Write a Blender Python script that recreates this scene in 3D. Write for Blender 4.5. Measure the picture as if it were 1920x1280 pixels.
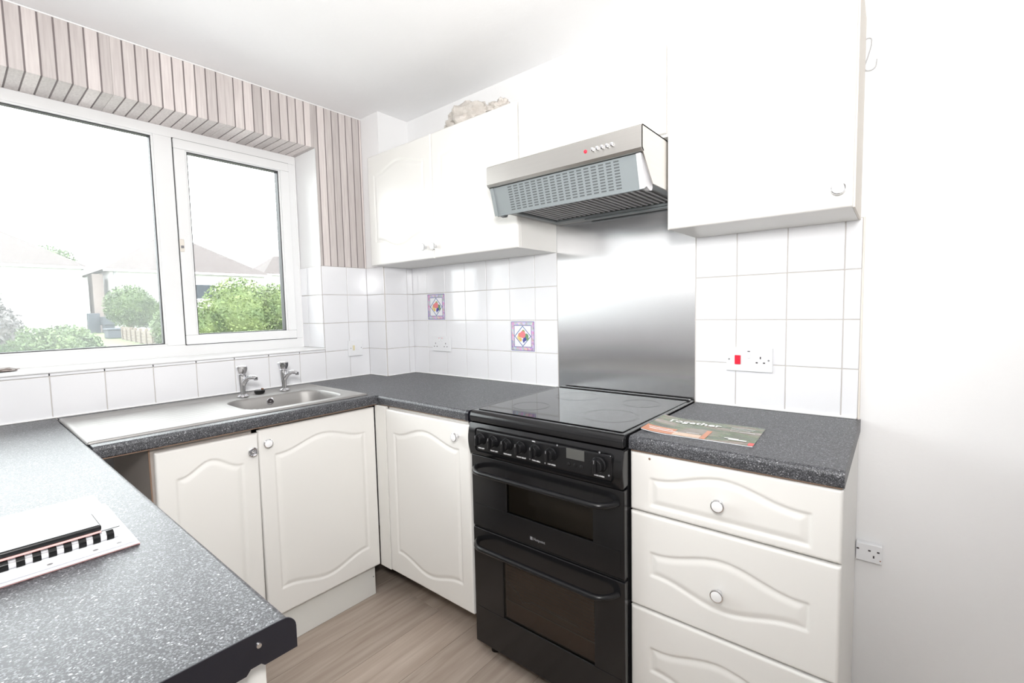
import bpy, bmesh, math, random
import numpy as np
from mathutils import Vector, Matrix, noise

random.seed(7)
PI = math.pi
for o in list(bpy.data.objects):
    bpy.data.objects.remove(o)
SC = bpy.context.scene
COL = SC.collection

# ------------------------------------------------------------------ camera
CAM = (2.3741, -1.7744, 1.2715)
YAW, PITCH, ROLL = .6884, .0691, -.0217
cam = bpy.data.cameras.new('camera')
cam.sensor_width = 36.0
cam.lens = 874.97 / 1920 * 36
cam.clip_start = .02
cam.clip_end = 300
camo = bpy.data.objects.new('camera', cam)
COL.objects.link(camo)
fw = Vector((-math.sin(YAW), math.cos(YAW), 0)); rt = Vector((math.cos(YAW), math.sin(YAW), 0)); up = Vector((0, 0, 1))
f2 = fw * math.cos(PITCH) - up * math.sin(PITCH)
u2 = up * math.cos(PITCH) + fw * math.sin(PITCH)
r3 = rt * math.cos(ROLL) + u2 * math.sin(ROLL)
u3 = u2 * math.cos(ROLL) - rt * math.sin(ROLL)
m = Matrix((r3, u3, -f2)).transposed().to_4x4()
m.translation = Vector(CAM)
camo.matrix_world = m
SC.camera = camo

# ------------------------------------------------------------------ sky, flash, exposure
w = bpy.data.worlds.new('overcast'); SC.world = w; w.use_nodes = True
bg = w.node_tree.nodes['Background']
bg.inputs[0].default_value = (.94, .97, 1.0, 1)
bg.inputs[1].default_value = 7.8

def area(name, loc, aim, size, power, col=(1, 1, 1)):
    l = bpy.data.lights.new(name, 'AREA'); l.shape = 'DISK'; l.size = size; l.energy = power; l.color = col
    o = bpy.data.objects.new(name, l); COL.objects.link(o)
    o.location = loc
    o.rotation_euler = (Vector(aim) - Vector(loc)).to_track_quat('-Z', 'Y').to_euler()
    return o
area('camera_flash', (2.42, -1.80, 1.50), (1.75, -.6, 1.30), 0.16, 4.5, (1, .985, .97))
area('bounced_flash', (2.40, -1.85, 1.62), (1.50, -1.27, 2.36), .30, 35, (1, .985, .97))
SC.view_settings.view_transform = 'Standard'
SC.view_settings.look = 'None'
SC.view_settings.exposure = .30
SC.view_settings.gamma = 1.0
SC.view_settings.use_curve_mapping = False

# ------------------------------------------------------------------ materials
def nt(name):
    mt = bpy.data.materials.new(name); mt.use_nodes = True
    return mt, mt.node_tree, mt.node_tree.nodes['Principled BSDF']

def simple(name, col, rough=.5, metal=0, bump=0, bscale=60, coat=0, spec=.5, aniso=0, var=0, vscale=8, emit=None):
    mt, t, p = nt(name)
    p.inputs['Base Color'].default_value = (*col, 1)
    p.inputs['Roughness'].default_value = rough
    p.inputs['Metallic'].default_value = metal
    p.inputs['Specular IOR Level'].default_value = spec
    p.inputs['Coat Weight'].default_value = coat
    p.inputs['Anisotropic'].default_value = aniso
    tc = t.nodes.new('ShaderNodeTexCoord')
    n = t.nodes.new('ShaderNodeTexNoise'); n.inputs['Scale'].default_value = vscale; n.inputs['Detail'].default_value = 4
    t.links.new(tc.outputs['Object'], n.inputs['Vector'])
    mx = t.nodes.new('ShaderNodeMix'); mx.data_type = 'RGBA'
    a = max(var, .02)
    mx.inputs['A'].default_value = (*[c * (1 - a) for c in col], 1)
    mx.inputs['B'].default_value = (*[min(1, c * (1 + a * .5)) for c in col], 1)
    t.links.new(n.outputs['Fac'], mx.inputs['Factor'])
    t.links.new(mx.outputs['Result'], p.inputs['Base Color'])
    if bump:
        nb = t.nodes.new('ShaderNodeTexNoise'); nb.inputs['Scale'].default_value = bscale; nb.inputs['Detail'].default_value = 5
        t.links.new(tc.outputs['Object'], nb.inputs['Vector'])
        b = t.nodes.new('ShaderNodeBump'); b.inputs['Strength'].default_value = 1; b.inputs['Distance'].default_value = bump
        t.links.new(nb.outputs['Fac'], b.inputs['Height'])
        t.links.new(b.outputs['Normal'], p.inputs['Normal'])
    return mt

M = {}
M['paint'] = simple('wall paint', (.88, .88, .885), .6, bump=.0006, bscale=45, var=.015, vscale=2)
M['ceiling'] = simple('ceiling paint', (.93, .93, .94), .75, bump=.002, bscale=14, var=.02, vscale=4)
M['tile'] = simple('glazed white tile', (.84, .845, .87), .10, bump=.0008, bscale=11, var=.01)
M['grout'] = simple('grout', (.60, .57, .545), .8, var=.12, vscale=9)
M['seal'] = simple('white silicone seal', (.9, .9, .9), .4)
M['upvc'] = simple('white window plastic', (.84, .845, .85), .22)
M['gasket'] = simple('black gasket and gap shade', (.035, .035, .04), .5)
M['door'] = simple('cream white cabinet foil', (.80, .79, .765), .28, var=.015, vscale=3)
M['carcass'] = simple('white melamine', (.80, .79, .76), .35, var=.03, vscale=5)
M['greyboard'] = simple('brownish grey panel', (.42, .38, .35), .6, var=.2, vscale=4)  # brownish grey board with mottled tone
M['chip'] = simple('raw chipboard edge', (.26, .17, .12), .8, var=.2, vscale=40)
M['plinthm'] = simple('plinth board', (.76, .76, .73), .35, var=.05, vscale=4)
M['black'] = simple('black enamel', (.008, .008, .009), .16, var=.1)
M['blackmatt'] = simple('black plastic', (.009, .009, .010), .24, spec=.35, var=.1)
M['strip'] = simple('black edging strip', (.010, .010, .016), .28, var=.2)
M['dark'] = simple('dark gap', (.01, .01, .01), .8)
M['hob'] = simple('black ceramic glass', (.006, .006, .007), .05, var=.1)
M['ring'] = simple('hob zone print', (.035, .035, .035), .12)
M['chrome'] = simple('chrome', (.75, .75, .77), .08, metal=1)
M['steel'] = simple('sink steel', (.42, .41, .40), .58, metal=1, var=.04)
M['knobface'] = simple('white knob face', (.85, .85, .86), .15)
M['socket'] = simple('white socket plastic', (.84, .85, .87), .25)
M['hole'] = simple('pin hole', (.05, .04, .045), .7)
M['red'] = simple('red switch', (.75, .02, .05), .25)
M['cream'] = simple('cream switch', (.75, .68, .45), .35)
M['filter'] = simple('grey hood grille', (.22, .245, .255), .35)
M['filterhole'] = simple('grille slot', (.085, .095, .10), .6)
M['filterund'] = simple('hood underside', (.22, .22, .225), .45)
M['hoodgap'] = simple('hood rib', (.50, .50, .51), .35)
M['lighttrim'] = simple('pale hood cap', (.62, .62, .64), .3)
M['printw'] = simple('white lettering', (.8, .8, .8), .5)
M['printg'] = simple('grey lettering', (.22, .22, .23), .5)
M['lcd'] = simple('grey display', (.085, .085, .08), .25)
M['paper'] = simple('paper', (.86, .87, .90), .6)
M['ink'] = simple('pale ink', (.55, .56, .66), .7)
M['pink'] = simple('pink case', (.75, .42, .40), .4)
M['screen'] = simple('phone glass', (.02, .02, .022), .03)
M['poly'] = simple('clear crumpled bag', (.60, .56, .52), .4, bump=.01, bscale=30, var=.15, vscale=30)
M['rust'] = simple('brown oxide', (.22, .11, .06), .7)
M['grass'] = simple('lawn', (.060, .078, .018), .9, var=.35, vscale=2)
M['hwall'] = simple('pale render', (.45, .44, .43), .8, var=.05)
M['hwall2'] = simple('pinkish brick', (.16, .13, .12), .8, var=.1)
M['trunk'] = simple('bark', (.16, .11, .08), .9)
M['fence'] = simple('fence timber', (.10, .078, .058), .8, var=.15)
M['shed'] = simple('slate grey shed', (.02, .026, .036), .7, var=.2)
M['frame_dark'] = simple('brown clutter', (.25, .20, .18), .6, var=.3, vscale=80)
M['trimcream'] = simple('cream edging', (.78, .73, .66), .5)
M['plaster'] = simple('reveal plaster', (.85, .85, .85), .6, var=.01)

def leafmat(name, c1, c2):
    mt, t, p = nt(name)
    oi = t.nodes.new('ShaderNodeTexCoord'); n = t.nodes.new('ShaderNodeTexNoise'); n.inputs['Scale'].default_value = 3.5
    n.inputs['Detail'].default_value = 6
    t.links.new(oi.outputs['Object'], n.inputs['Vector'])
    r = t.nodes.new('ShaderNodeValToRGB'); r.color_ramp.elements[0].position = .3; r.color_ramp.elements[1].position = .7
    r.color_ramp.elements[0].color = (*c1, 1); r.color_ramp.elements[1].color = (*c2, 1)
    t.links.new(n.outputs['Fac'], r.inputs['Fac']); t.links.new(r.outputs['Color'], p.inputs['Base Color'])
    p.inputs['Roughness'].default_value = .7
    return mt
M['leaf_a'] = leafmat('bright leaves', (.045, .08, .02), (.13, .17, .05))
M['leaf_b'] = leafmat('mid leaves', (.030, .055, .020), (.085, .125, .042))
M['leaf_c'] = leafmat('purple grey leaves', (.05, .045, .045), (.09, .085, .08))

def roofmat(name, c):
    mt, t, p = nt(name)
    tc = t.nodes.new('ShaderNodeTexCoord')
    wv = t.nodes.new('ShaderNodeTexWave'); wv.bands_direction = 'Z'; wv.inputs['Scale'].default_value = 1.6
    t.links.new(tc.outputs['Object'], wv.inputs['Vector'])
    r = t.nodes.new('ShaderNodeValToRGB')
    r.color_ramp.elements[0].color = (*[x * .75 for x in c], 1); r.color_ramp.elements[1].color = (*c, 1)
    r.color_ramp.elements[1].position = .35
    t.links.new(wv.outputs['Fac'], r.inputs['Fac']); t.links.new(r.outputs['Color'], p.inputs['Base Color'])
    p.inputs['Roughness'].default_value = .8
    return mt
M['roof'] = roofmat('clay roof tiles', (.052, .040, .038))

# speckled laminate worktop
def laminate():
    mt, t, p = nt('speckled charcoal laminate')
    tc = t.nodes.new('ShaderNodeTexCoord')
    def vor(scale, lo, hi):
        v = t.nodes.new('ShaderNodeTexVoronoi'); v.inputs['Scale'].default_value = scale
        t.links.new(tc.outputs['Object'], v.inputs['Vector'])
        s = t.nodes.new('ShaderNodeSeparateColor'); t.links.new(v.outputs['Color'], s.inputs['Color'])
        mr = t.nodes.new('ShaderNodeMapRange'); mr.inputs['From Min'].default_value = lo; mr.inputs['From Max'].default_value = hi
        t.links.new(s.outputs['Red'], mr.inputs['Value'])
        return mr.outputs['Result']
    a = vor(560, .5, 1.0); b = vor(470, .955, 1.0); d = vor(1300, .3, 1.0)
    m1 = t.nodes.new('ShaderNodeMix'); m1.data_type = 'RGBA'
    m1.inputs['A'].default_value = (.024, .025, .030, 1); m1.inputs['B'].default_value = (.165, .17, .185, 1)
    t.links.new(a, m1.inputs['Factor'])
    m2 = t.nodes.new('ShaderNodeMix'); m2.data_type = 'RGBA'
    t.links.new(m1.outputs['Result'], m2.inputs['A']); m2.inputs['B'].default_value = (.42, .42, .44, 1)
    t.links.new(b, m2.inputs['Factor'])
    t.links.new(m2.outputs['Result'], p.inputs['Base Color'])
    p.inputs['Roughness'].default_value = .40
    p.inputs['Specular IOR Level'].default_value = .62
    bp = t.nodes.new('ShaderNodeBump'); bp.inputs['Distance'].default_value = .00012; bp.inputs['Strength'].default_value = .6
    t.links.new(d, bp.inputs['Height']); t.links.new(bp.outputs['Normal'], p.inputs['Normal'])
    return mt
M['lam'] = laminate()

def brushed(name, col, rough, aniso, rot, metal=1, sx=300, sz=3):
    mt, t, p = nt(name)
    tc = t.nodes.new('ShaderNodeTexCoord'); mp = t.nodes.new('ShaderNodeMapping')
    mp.inputs['Scale'].default_value = (sx, sx, sz)
    n = t.nodes.new('ShaderNodeTexNoise'); n.inputs['Scale'].default_value = 1; n.inputs['Detail'].default_value = 3
    t.links.new(tc.outputs['Object'], mp.inputs['Vector']); t.links.new(mp.outputs['Vector'], n.inputs['Vector'])
    r = t.nodes.new('ShaderNodeValToRGB')
    r.color_ramp.elements[0].color = (*[c * .95 for c in col], 1); r.color_ramp.elements[1].color = (*[min(1, c * 1.04) for c in col], 1)
    t.links.new(n.outputs['Fac'], r.inputs['Fac']); t.links.new(r.outputs['Color'], p.inputs['Base Color'])
    p.inputs['Metallic'].default_value = metal; p.inputs['Roughness'].default_value = rough
    p.inputs['Anisotropic'].default_value = aniso; p.inputs['Anisotropic Rotation'].default_value = rot
    tg = t.nodes.new('ShaderNodeTangent'); tg.direction_type = 'UV_MAP'
    t.links.new(tg.outputs['Tangent'], p.inputs['Tangent'])
    return mt
M['splash'] = brushed('brushed splash steel', (.66, .66, .67), .24, .93, .0)
M['hoodsteel'] = brushed('brushed hood steel', (.62, .60, .575), .32, .5, .25, sx=4, sz=260)

def woodplank():
    mt, t, p = nt('washed oak plank')
    tc = t.nodes.new('ShaderNodeTexCoord'); oi = t.nodes.new('ShaderNodeObjectInfo')
    ad = t.nodes.new('ShaderNodeVectorMath'); ad.operation = 'ADD'
    sc = t.nodes.new('ShaderNodeVectorMath'); sc.operation = 'SCALE'; sc.inputs['Scale'].default_value = 30
    cb = t.nodes.new('ShaderNodeCombineXYZ'); t.links.new(oi.outputs['Random'], cb.inputs['X']); t.links.new(oi.outputs['Random'], cb.inputs['Y'])
    t.links.new(cb.outputs['Vector'], sc.inputs[0]); t.links.new(tc.outputs['Object'], ad.inputs[0]); t.links.new(sc.outputs['Vector'], ad.inputs[1])
    mp = t.nodes.new('ShaderNodeMapping'); mp.inputs['Scale'].default_value = (22, 1.6, 22)
    t.links.new(ad.outputs['Vector'], mp.inputs['Vector'])
    n = t.nodes.new('ShaderNodeTexNoise'); n.inputs['Scale'].default_value = 1.6; n.inputs['Detail'].default_value = 8; n.inputs['Distortion'].default_value = .6
    t.links.new(mp.outputs['Vector'], n.inputs['Vector'])
    r = t.nodes.new('ShaderNodeValToRGB')
    e = r.color_ramp.elements
    e[0].position = .28; e[0].color = (.36, .285, .23, 1); e[1].position = .75; e[1].color = (.53, .45, .385, 1)
    t.links.new(n.outputs['Fac'], r.inputs['Fac'])
    hs = t.nodes.new('ShaderNodeHueSaturation')
    mr = t.nodes.new('ShaderNodeMapRange'); mr.inputs['To Min'].default_value = .88; mr.inputs['To Max'].default_value = 1.1
    t.links.new(oi.outputs['Random'], mr.inputs['Value']); t.links.new(mr.outputs['Result'], hs.inputs['Value'])
    t.links.new(r.outputs['Color'], hs.inputs['Color']); t.links.new(hs.outputs['Color'], p.inputs['Base Color'])
    p.inputs['Roughness'].default_value = .5
    return mt
M['plank'] = woodplank()

def slatmat():
    mt, t, p = nt('timber slat wallpaper')
    tc = t.nodes.new('ShaderNodeTexCoord'); oi = t.nodes.new('ShaderNodeObjectInfo')
    mp = t.nodes.new('ShaderNodeMapping'); mp.inputs['Scale'].default_value = (40, 90, 5)
    t.links.new(tc.outputs['Object'], mp.inputs['Vector'])
    n = t.nodes.new('ShaderNodeTexNoise'); n.inputs['Scale'].default_value = 1.5; n.inputs['Detail'].default_value = 6
    t.links.new(mp.outputs['Vector'], n.inputs['Vector'])
    r = t.nodes.new('ShaderNodeValToRGB'); e = r.color_ramp.elements
    e[0].position = .3; e[0].color = (.57, .515, .505, 1); e[1].position = .7; e[1].color = (.69, .64, .62, 1)
    t.links.new(n.outputs['Fac'], r.inputs['Fac'])
    hs = t.nodes.new('ShaderNodeHueSaturation')
    mr = t.nodes.new('ShaderNodeMapRange'); mr.inputs['To Min'].default_value = .80; mr.inputs['To Max'].default_value = 1.16
    t.links.new(oi.outputs['Random'], mr.inputs['Value']); t.links.new(mr.outputs['Result'], hs.inputs['Value'])
    t.links.new(r.outputs['Color'], hs.inputs['Color']); t.links.new(hs.outputs['Color'], p.inputs['Base Color'])
    p.inputs['Roughness'].default_value = .6
    return mt
M['slat'] = slatmat()
M['slatgap'] = simple('dark slat joint print', (.22, .19, .19), .9)  # dark printed lines between the wallpaper slats

def glassmat(name, haze):
    mt = bpy.data.materials.new(name); mt.use_nodes = True; t = mt.node_tree; t.nodes.clear()
    out = t.nodes.new('ShaderNodeOutputMaterial')
    tr = t.nodes.new('ShaderNodeBsdfTransparent'); tr.inputs[0].default_value = (.96, .975, .965, 1)
    gl = t.nodes.new('ShaderNodeBsdfGlossy'); gl.inputs['Roughness'].default_value = .02
    fr = t.nodes.new('ShaderNodeFresnel'); fr.inputs['IOR'].default_value = 1.3
    df = t.nodes.new('ShaderNodeBsdfTranslucent'); df.inputs[0].default_value = (.9, .92, .92, 1)
    m1 = t.nodes.new('ShaderNodeMixShader'); m2 = t.nodes.new('ShaderNodeMixShader')
    t.links.new(fr.outputs[0], m1.inputs[0]); t.links.new(tr.outputs[0], m1.inputs[1]); t.links.new(gl.outputs[0], m1.inputs[2])
    tc = t.nodes.new('ShaderNodeTexCoord'); n = t.nodes.new('ShaderNodeTexNoise'); n.inputs['Scale'].default_value = 2.2
    n.inputs['Detail'].default_value = 3
    t.links.new(tc.outputs['Object'], n.inputs['Vector'])
    mr = t.nodes.new('ShaderNodeMapRange'); mr.inputs['To Min'].default_value = haze * .6; mr.inputs['To Max'].default_value = haze * 1.4
    t.links.new(n.outputs['Fac'], mr.inputs['Value'])
    t.links.new(mr.outputs['Result'], m2.inputs[0]); t.links.new(m1.outputs[0], m2.inputs[1]); t.links.new(df.outputs[0], m2.inputs[2])
    t.links.new(m2.outputs[0], out.inputs[0])
    return mt
M['glass_hazy'] = glassmat('hazy window glass', .05)  # pale translucent veil mixed into the wide pane, washing out the view
M['glass'] = glassmat('clean window glass', .012)
def ovenglass():
    mt = bpy.data.materials.new('smoked oven glass'); mt.use_nodes = True; t = mt.node_tree; t.nodes.clear()
    out = t.nodes.new('ShaderNodeOutputMaterial')
    tr = t.nodes.new('ShaderNodeBsdfTransparent'); tr.inputs[0].default_value = (.44, .40, .37, 1)
    gl = t.nodes.new('ShaderNodeBsdfGlossy'); gl.inputs['Roughness'].default_value = .04
    fr = t.nodes.new('ShaderNodeFresnel'); fr.inputs['IOR'].default_value = 1.45
    m1 = t.nodes.new('ShaderNodeMixShader')
    t.links.new(fr.outputs[0], m1.inputs[0]); t.links.new(tr.outputs[0], m1.inputs[1]); t.links.new(gl.outputs[0], m1.inputs[2])
    t.links.new(m1.outputs[0], out.inputs[0])
    return mt
M['ovenglass'] = ovenglass()
M['cavity'] = simple('oven enamel', (.16, .145, .12), .4, var=.2)

# decorated fruit tile: printed pattern from object coordinates (x across, z up, centred)
def fruit_tile():
    mt, t, p = nt('fruit print tile')
    N = t.nodes; Lk = t.links
    tc = N.new('ShaderNodeTexCoord'); sp = N.new('ShaderNodeSeparateXYZ'); Lk.new(tc.outputs['Object'], sp.inputs[0])
    def mth(op, a, b=None, c=None):
        n = N.new('ShaderNodeMath'); n.operation = op
        for i, v in enumerate((a, b, c)):
            if v is None: continue
            if isinstance(v, (int, float)): n.inputs[i].default_value = v
            else: Lk.new(v, n.inputs[i])
        return n.outputs[0]
    X, Z = sp.outputs['X'], sp.outputs['Z']
    ax = mth('ABSOLUTE', X); az = mth('ABSOLUTE', Z)
    mxx = mth('MAXIMUM', ax, az); sm = mth('ADD', mth('MULTIPLY', ax, 1.0), az)
    col = [(.86, .87, .9, 1)]
    cur = N.new('ShaderNodeRGB'); cur.outputs[0].default_value = col[0]; cur = cur.outputs[0]
    def over(mask, c):
        nonlocal cur
        mx = N.new('ShaderNodeMix'); mx.data_type = 'RGBA'; Lk.new(mask, mx.inputs['Factor']); Lk.new(cur, mx.inputs['A'])
        if isinstance(c, tuple): mx.inputs['B'].default_value = c
        else: Lk.new(c, mx.inputs['B'])
        cur = mx.outputs['Result']
    def band(v, lo, hi): return mth('MULTIPLY', mth('GREATER_THAN', v, lo), mth('LESS_THAN', v, hi))
    # patterned border
    vo = N.new('ShaderNodeTexVoronoi'); vo.inputs['Scale'].default_value = 90; Lk.new(tc.outputs['Object'], vo.inputs['Vector'])
    hs = N.new('ShaderNodeHueSaturation'); hs.inputs['Saturation'].default_value = .8; hs.inputs['Value'].default_value = 1.1
    Lk.new(vo.outputs['Color'], hs.inputs['Color'])
    mixp = N.new('ShaderNodeMix'); mixp.data_type = 'RGBA'; mixp.inputs['Factor'].default_value = .6
    Lk.new(hs.outputs['Color'], mixp.inputs['A']); mixp.inputs['B'].default_value = (.60, .40, .62, 1)
    over(band(mxx, .052, .0705), mixp.outputs['Result'])
    over(band(mxx, .0675, .0712), (.20, .20, .40, 1))
    over(band(mxx, .0500, .0535), (.22, .22, .40, 1))
    over(mth('MULTIPLY', band(sm, .0455, .0515), mth('LESS_THAN', mxx, .0505)), (.16, .22, .42, 1))
    def blob(cx, cz, r, c):
        dx = mth('SUBTRACT', X, cx); dz = mth('SUBTRACT', Z, cz)
        d = mth('SQRT', mth('ADD', mth('MULTIPLY', dx, dx), mth('MULTIPLY', dz, dz)))
        over(mth('LESS_THAN', d, r), c)
    blob(.022, .000, .013, (.16, .30, .16, 1)); blob(.028, -.012, .009, (.20, .34, .16, 1)); blob(.004, .022, .009, (.35, .40, .12, 1))
    blob(-.022, -.006, .012, (.80, .62, .30, 1)); blob(-.014, -.017, .009, (.75, .55, .18, 1)); blob(-.017, .006, .011, (.72, .30, .20, 1))
    blob(0, .008, .017, (.82, .24, .26, 1))
    for cx, cz in ((.008, -.012), (.016, -.010), (.004, -.019), (.012, -.019), (.006, -.026), (.018, -.017)):
        blob(cx, cz, .0052, (.07, .08, .33, 1))
    Lk.new(cur, p.inputs['Base Color']); p.inputs['Roughness'].default_value = .12
    return mt
M['fruit'] = fruit_tile()

def cover_mat():
    mt, t, p = nt('printed magazine cover')
    N = t.nodes; Lk = t.links
    tc = N.new('ShaderNodeTexCoord'); mp = N.new('ShaderNodeMapping'); mp.inputs['Scale'].default_value = (1, 3.2, 1)
    Lk.new(tc.outputs['Object'], mp.inputs['Vector'])
    n = N.new('ShaderNodeTexNoise'); n.inputs['Scale'].default_value = 9; n.inputs['Detail'].default_value = 4
    Lk.new(mp.outputs['Vector'], n.inputs['Vector'])
    r = N.new('ShaderNodeValToRGB'); e = r.color_ramp.elements
    e[0].position = .3; e[0].color = (.05, .05, .045, 1); e[1].position = .72; e[1].color = (.32, .29, .25, 1)
    g = e.new(.48); g.color = (.11, .16, .07, 1); g2 = e.new(.58); g2.color = (.20, .16, .12, 1)
    Lk.new(n.outputs['Fac'], r.inputs['Fac']); Lk.new(r.outputs['Color'], p.inputs['Base Color'])
    p.inputs['Roughness'].default_value = .22
    return mt
M['cover'] = cover_mat()
M['orange'] = simple('orange print', (.60, .22, .10), .25, var=.2, vscale=40)
M['peach'] = simple('peach print', (.72, .50, .36), .25, var=.15, vscale=60)
M['redprint'] = simple('red print', (.72, .05, .04), .25)

# ------------------------------------------------------------------ mesh helpers
def area_smooth(me, angle):
    """area weighted normals, so flat faces stay flat next to small bevels"""
    me.polygons.foreach_set('use_smooth', [True] * len(me.polygons))
    ct = math.cos(math.radians(angle + 12)); around = [[] for _ in me.vertices]
    P_ = [(p.normal.copy(), p.area) for p in me.polygons]
    for i, p in enumerate(me.polygons):
        for v in p.vertices: around[v].append(i)
    out = []
    for i, p in enumerate(me.polygons):
        n0 = P_[i][0]
        for v in p.vertices:
            n = Vector()
            for j in around[v]:
                if P_[j][0].dot(n0) > ct: n += P_[j][0] * P_[j][1]
            out.append(n.normalized() if n.length > 1e-12 else n0)
    me.normals_split_custom_set(out)

class MB:
    def __init__(s): s.bm = bmesh.new()
    def box(s, x0, x1, y0, y1, z0, z1, bev=0, seg=2):
        r = bmesh.ops.create_cube(s.bm, size=1)
        for v in r['verts']:
            v.co = Vector((x0 + (v.co.x + .5) * (x1 - x0), y0 + (v.co.y + .5) * (y1 - y0), z0 + (v.co.z + .5) * (z1 - z0)))
        if bev:
            es = list({e for v in r['verts'] for e in v.link_edges})
            bmesh.ops.bevel(s.bm, geom=es, offset=bev, segments=seg, affect='EDGES', profile=.5)
        return s
    def poly(s, pts, ax, a, b, bev=0):
        """prism: pts 2D in the two other axes (cyclic order), extruded along ax from a to b"""
        def mk(p, t):
            return {'x': (t, p[0], p[1]), 'y': (p[0], t, p[1]), 'z': (p[0], p[1], t)}[ax]
        A = [s.bm.verts.new(mk(p, a)) for p in pts]; B = [s.bm.verts.new(mk(p, b)) for p in pts]
        n = len(pts); fs = []
        fs.append(s.bm.faces.new(A)); fs.append(s.bm.faces.new(B[::-1]))
        for i in range(n):
            fs.append(s.bm.faces.new((A[i], B[i], B[(i + 1) % n], A[(i + 1) % n])))
        bmesh.ops.recalc_face_normals(s.bm, faces=fs)
        if bev:
            es = list({e for f in fs[:2] for e in f.edges})
            bmesh.ops.bevel(s.bm, geom=es, offset=bev, segments=2, affect='EDGES', profile=.5)
        return s
    def lathe(s, prof, c, axis='z', n=28, closed=False):
        c = Vector(c)
        def mp(r, h, a):
            q = (r * math.cos(a), r * math.sin(a))
            return c + {'z': Vector((q[0], q[1], h)), 'y': Vector((q[0], -h, q[1])), 'x': Vector((h, q[0], q[1]))}[axis]
        rings = []
        for (r, h) in prof:
            if r < 1e-6: rings.append([s.bm.verts.new(mp(0, h, 0))])
            else: rings.append([s.bm.verts.new(mp(r, h, 2 * PI * k / n)) for k in range(n)])
        fs = []
        for a, b in zip(rings[:-1], rings[1:]):
            for k in range(n):
                k2 = (k + 1) % n
                if len(a) == 1 and len(b) == 1: continue
                if len(a) == 1: fs.append(s.bm.faces.new((a[0], b[k], b[k2])))
                elif len(b) == 1: fs.append(s.bm.faces.new((a[k], a[k2], b[0])))
                else: fs.append(s.bm.faces.new((a[k], a[k2], b[k2], b[k])))
        bmesh.ops.recalc_face_normals(s.bm, faces=fs)
        return s
    def tube(s, pts, r, n=10, cap=True):
        pts = [Vector(p) for p in pts]; rs = r if isinstance(r, (list, tuple)) else [r] * len(pts)
        rings = []; up = Vector((0, 0, 1)); prev = None
        for i, p in enumerate(pts):
            d = (pts[min(i + 1, len(pts) - 1)] - pts[max(i - 1, 0)]).normalized()
            if prev is None:
                a = d.cross(up)
                if a.length < .1: a = d.cross(Vector((1, 0, 0)))
                a.normalize()
            else:
                a = (prev - d * prev.dot(d)).normalized()
            prev = a; b = d.cross(a)
            rings.append([s.bm.verts.new(p + (a * math.cos(2 * PI * k / n) + b * math.sin(2 * PI * k / n)) * rs[i]) for k in range(n)])
        fs = []
        for A, B in zip(rings[:-1], rings[1:]):
            for k in range(n): fs.append(s.bm.faces.new((A[k], A[(k + 1) % n], B[(k + 1) % n], B[k])))
        if cap: fs.append(s.bm.faces.new(rings[0][::-1])); fs.append(s.bm.faces.new(rings[-1]))
        bmesh.ops.recalc_face_normals(s.bm, faces=fs)
        return s
    def mesh(s, name, mat, smooth=True, angle=35):
        me = bpy.data.meshes.new(name); s.bm.to_mesh(me); s.bm.free()
        me.materials.append(M[mat] if isinstance(mat, str) else mat)
        if smooth:
            area_smooth(me, angle)
        me.update(); return me
    def build(s, name, mat, parent=None, smooth=True, angle=35):
        return link(name, s.mesh(name, mat, smooth, angle), parent)

def link(name, me, parent=None, loc=None, keep=True):
    o = bpy.data.objects.new(name, me); COL.objects.link(o)
    if parent is not None:
        o.parent = parent
        if keep and parent.get('_at') is not None:
            o.matrix_parent_inverse = Matrix.Translation(Vector(parent['_at'])).inverted()
    if loc is not None: o.location = loc
    return o

def thing(name, label, cat, at=(0, 0, 0), group=None):
    o = bpy.data.objects.new(name, None); COL.objects.link(o); o.empty_display_size = .05
    o.location = at; o['_at'] = list(at)
    o['label'] = label; o['category'] = cat
    if group: o['group'] = group
    return o
def tag(o, label, cat, group=None):
    o['label'] = label; o['category'] = cat
    if group: o['group'] = group
    return o
def struct(o): o['kind'] = 'structure'; return o
def plabel(o, l): o['label'] = l; return o

def uvbox(o):
    me = o.data; uv = me.uv_layers.new(name='UVMap')
    for l in me.loops:
        c = me.vertices[l.vertex_index].co; uv.data[l.index].uv = (c.x + c.y * .9, c.z + c.y * .37)

def text_mesh(name, body, size, mat, parent, M4, extr=.0003, space=1.0, align='LEFT', bold=0):
    cu = bpy.data.curves.new(name, 'FONT'); cu.body = body; cu.size = size; cu.extrude = extr; cu.space_character = space
    cu.align_x = align; cu.resolution_u = 2; cu.offset = bold
    tmp = bpy.data.objects.new('tmp', cu); COL.objects.link(tmp)
    dg = bpy.context.evaluated_depsgraph_get()
    me = bpy.data.meshes.new_from_object(tmp.evaluated_get(dg)); bpy.data.objects.remove(tmp)
    me.name = name; me.transform(M4); me.materials.clear(); me.materials.append(M[mat])
    return link(name, me, parent)

# orientation for text lying in plane Y=const facing -Y
def T_front(x, y, z, tilt=0):
    return Matrix.Translation((x, y, z)) @ Matrix.Rotation(PI / 2 + tilt, 4, 'X')

# ------------------------------------------------------------------ room shell
H = 2.36; T = .1535; WZ = .91
YB = -.20; XB = .165
RX, RY = 3.7, -3.3
JY = -.478                       # right jamb of the window
WY0 = -2.35                      # left jamb of the window (outside the frame)
ZS, ZL = 1.085, 2.138            # sill and lintel

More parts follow.
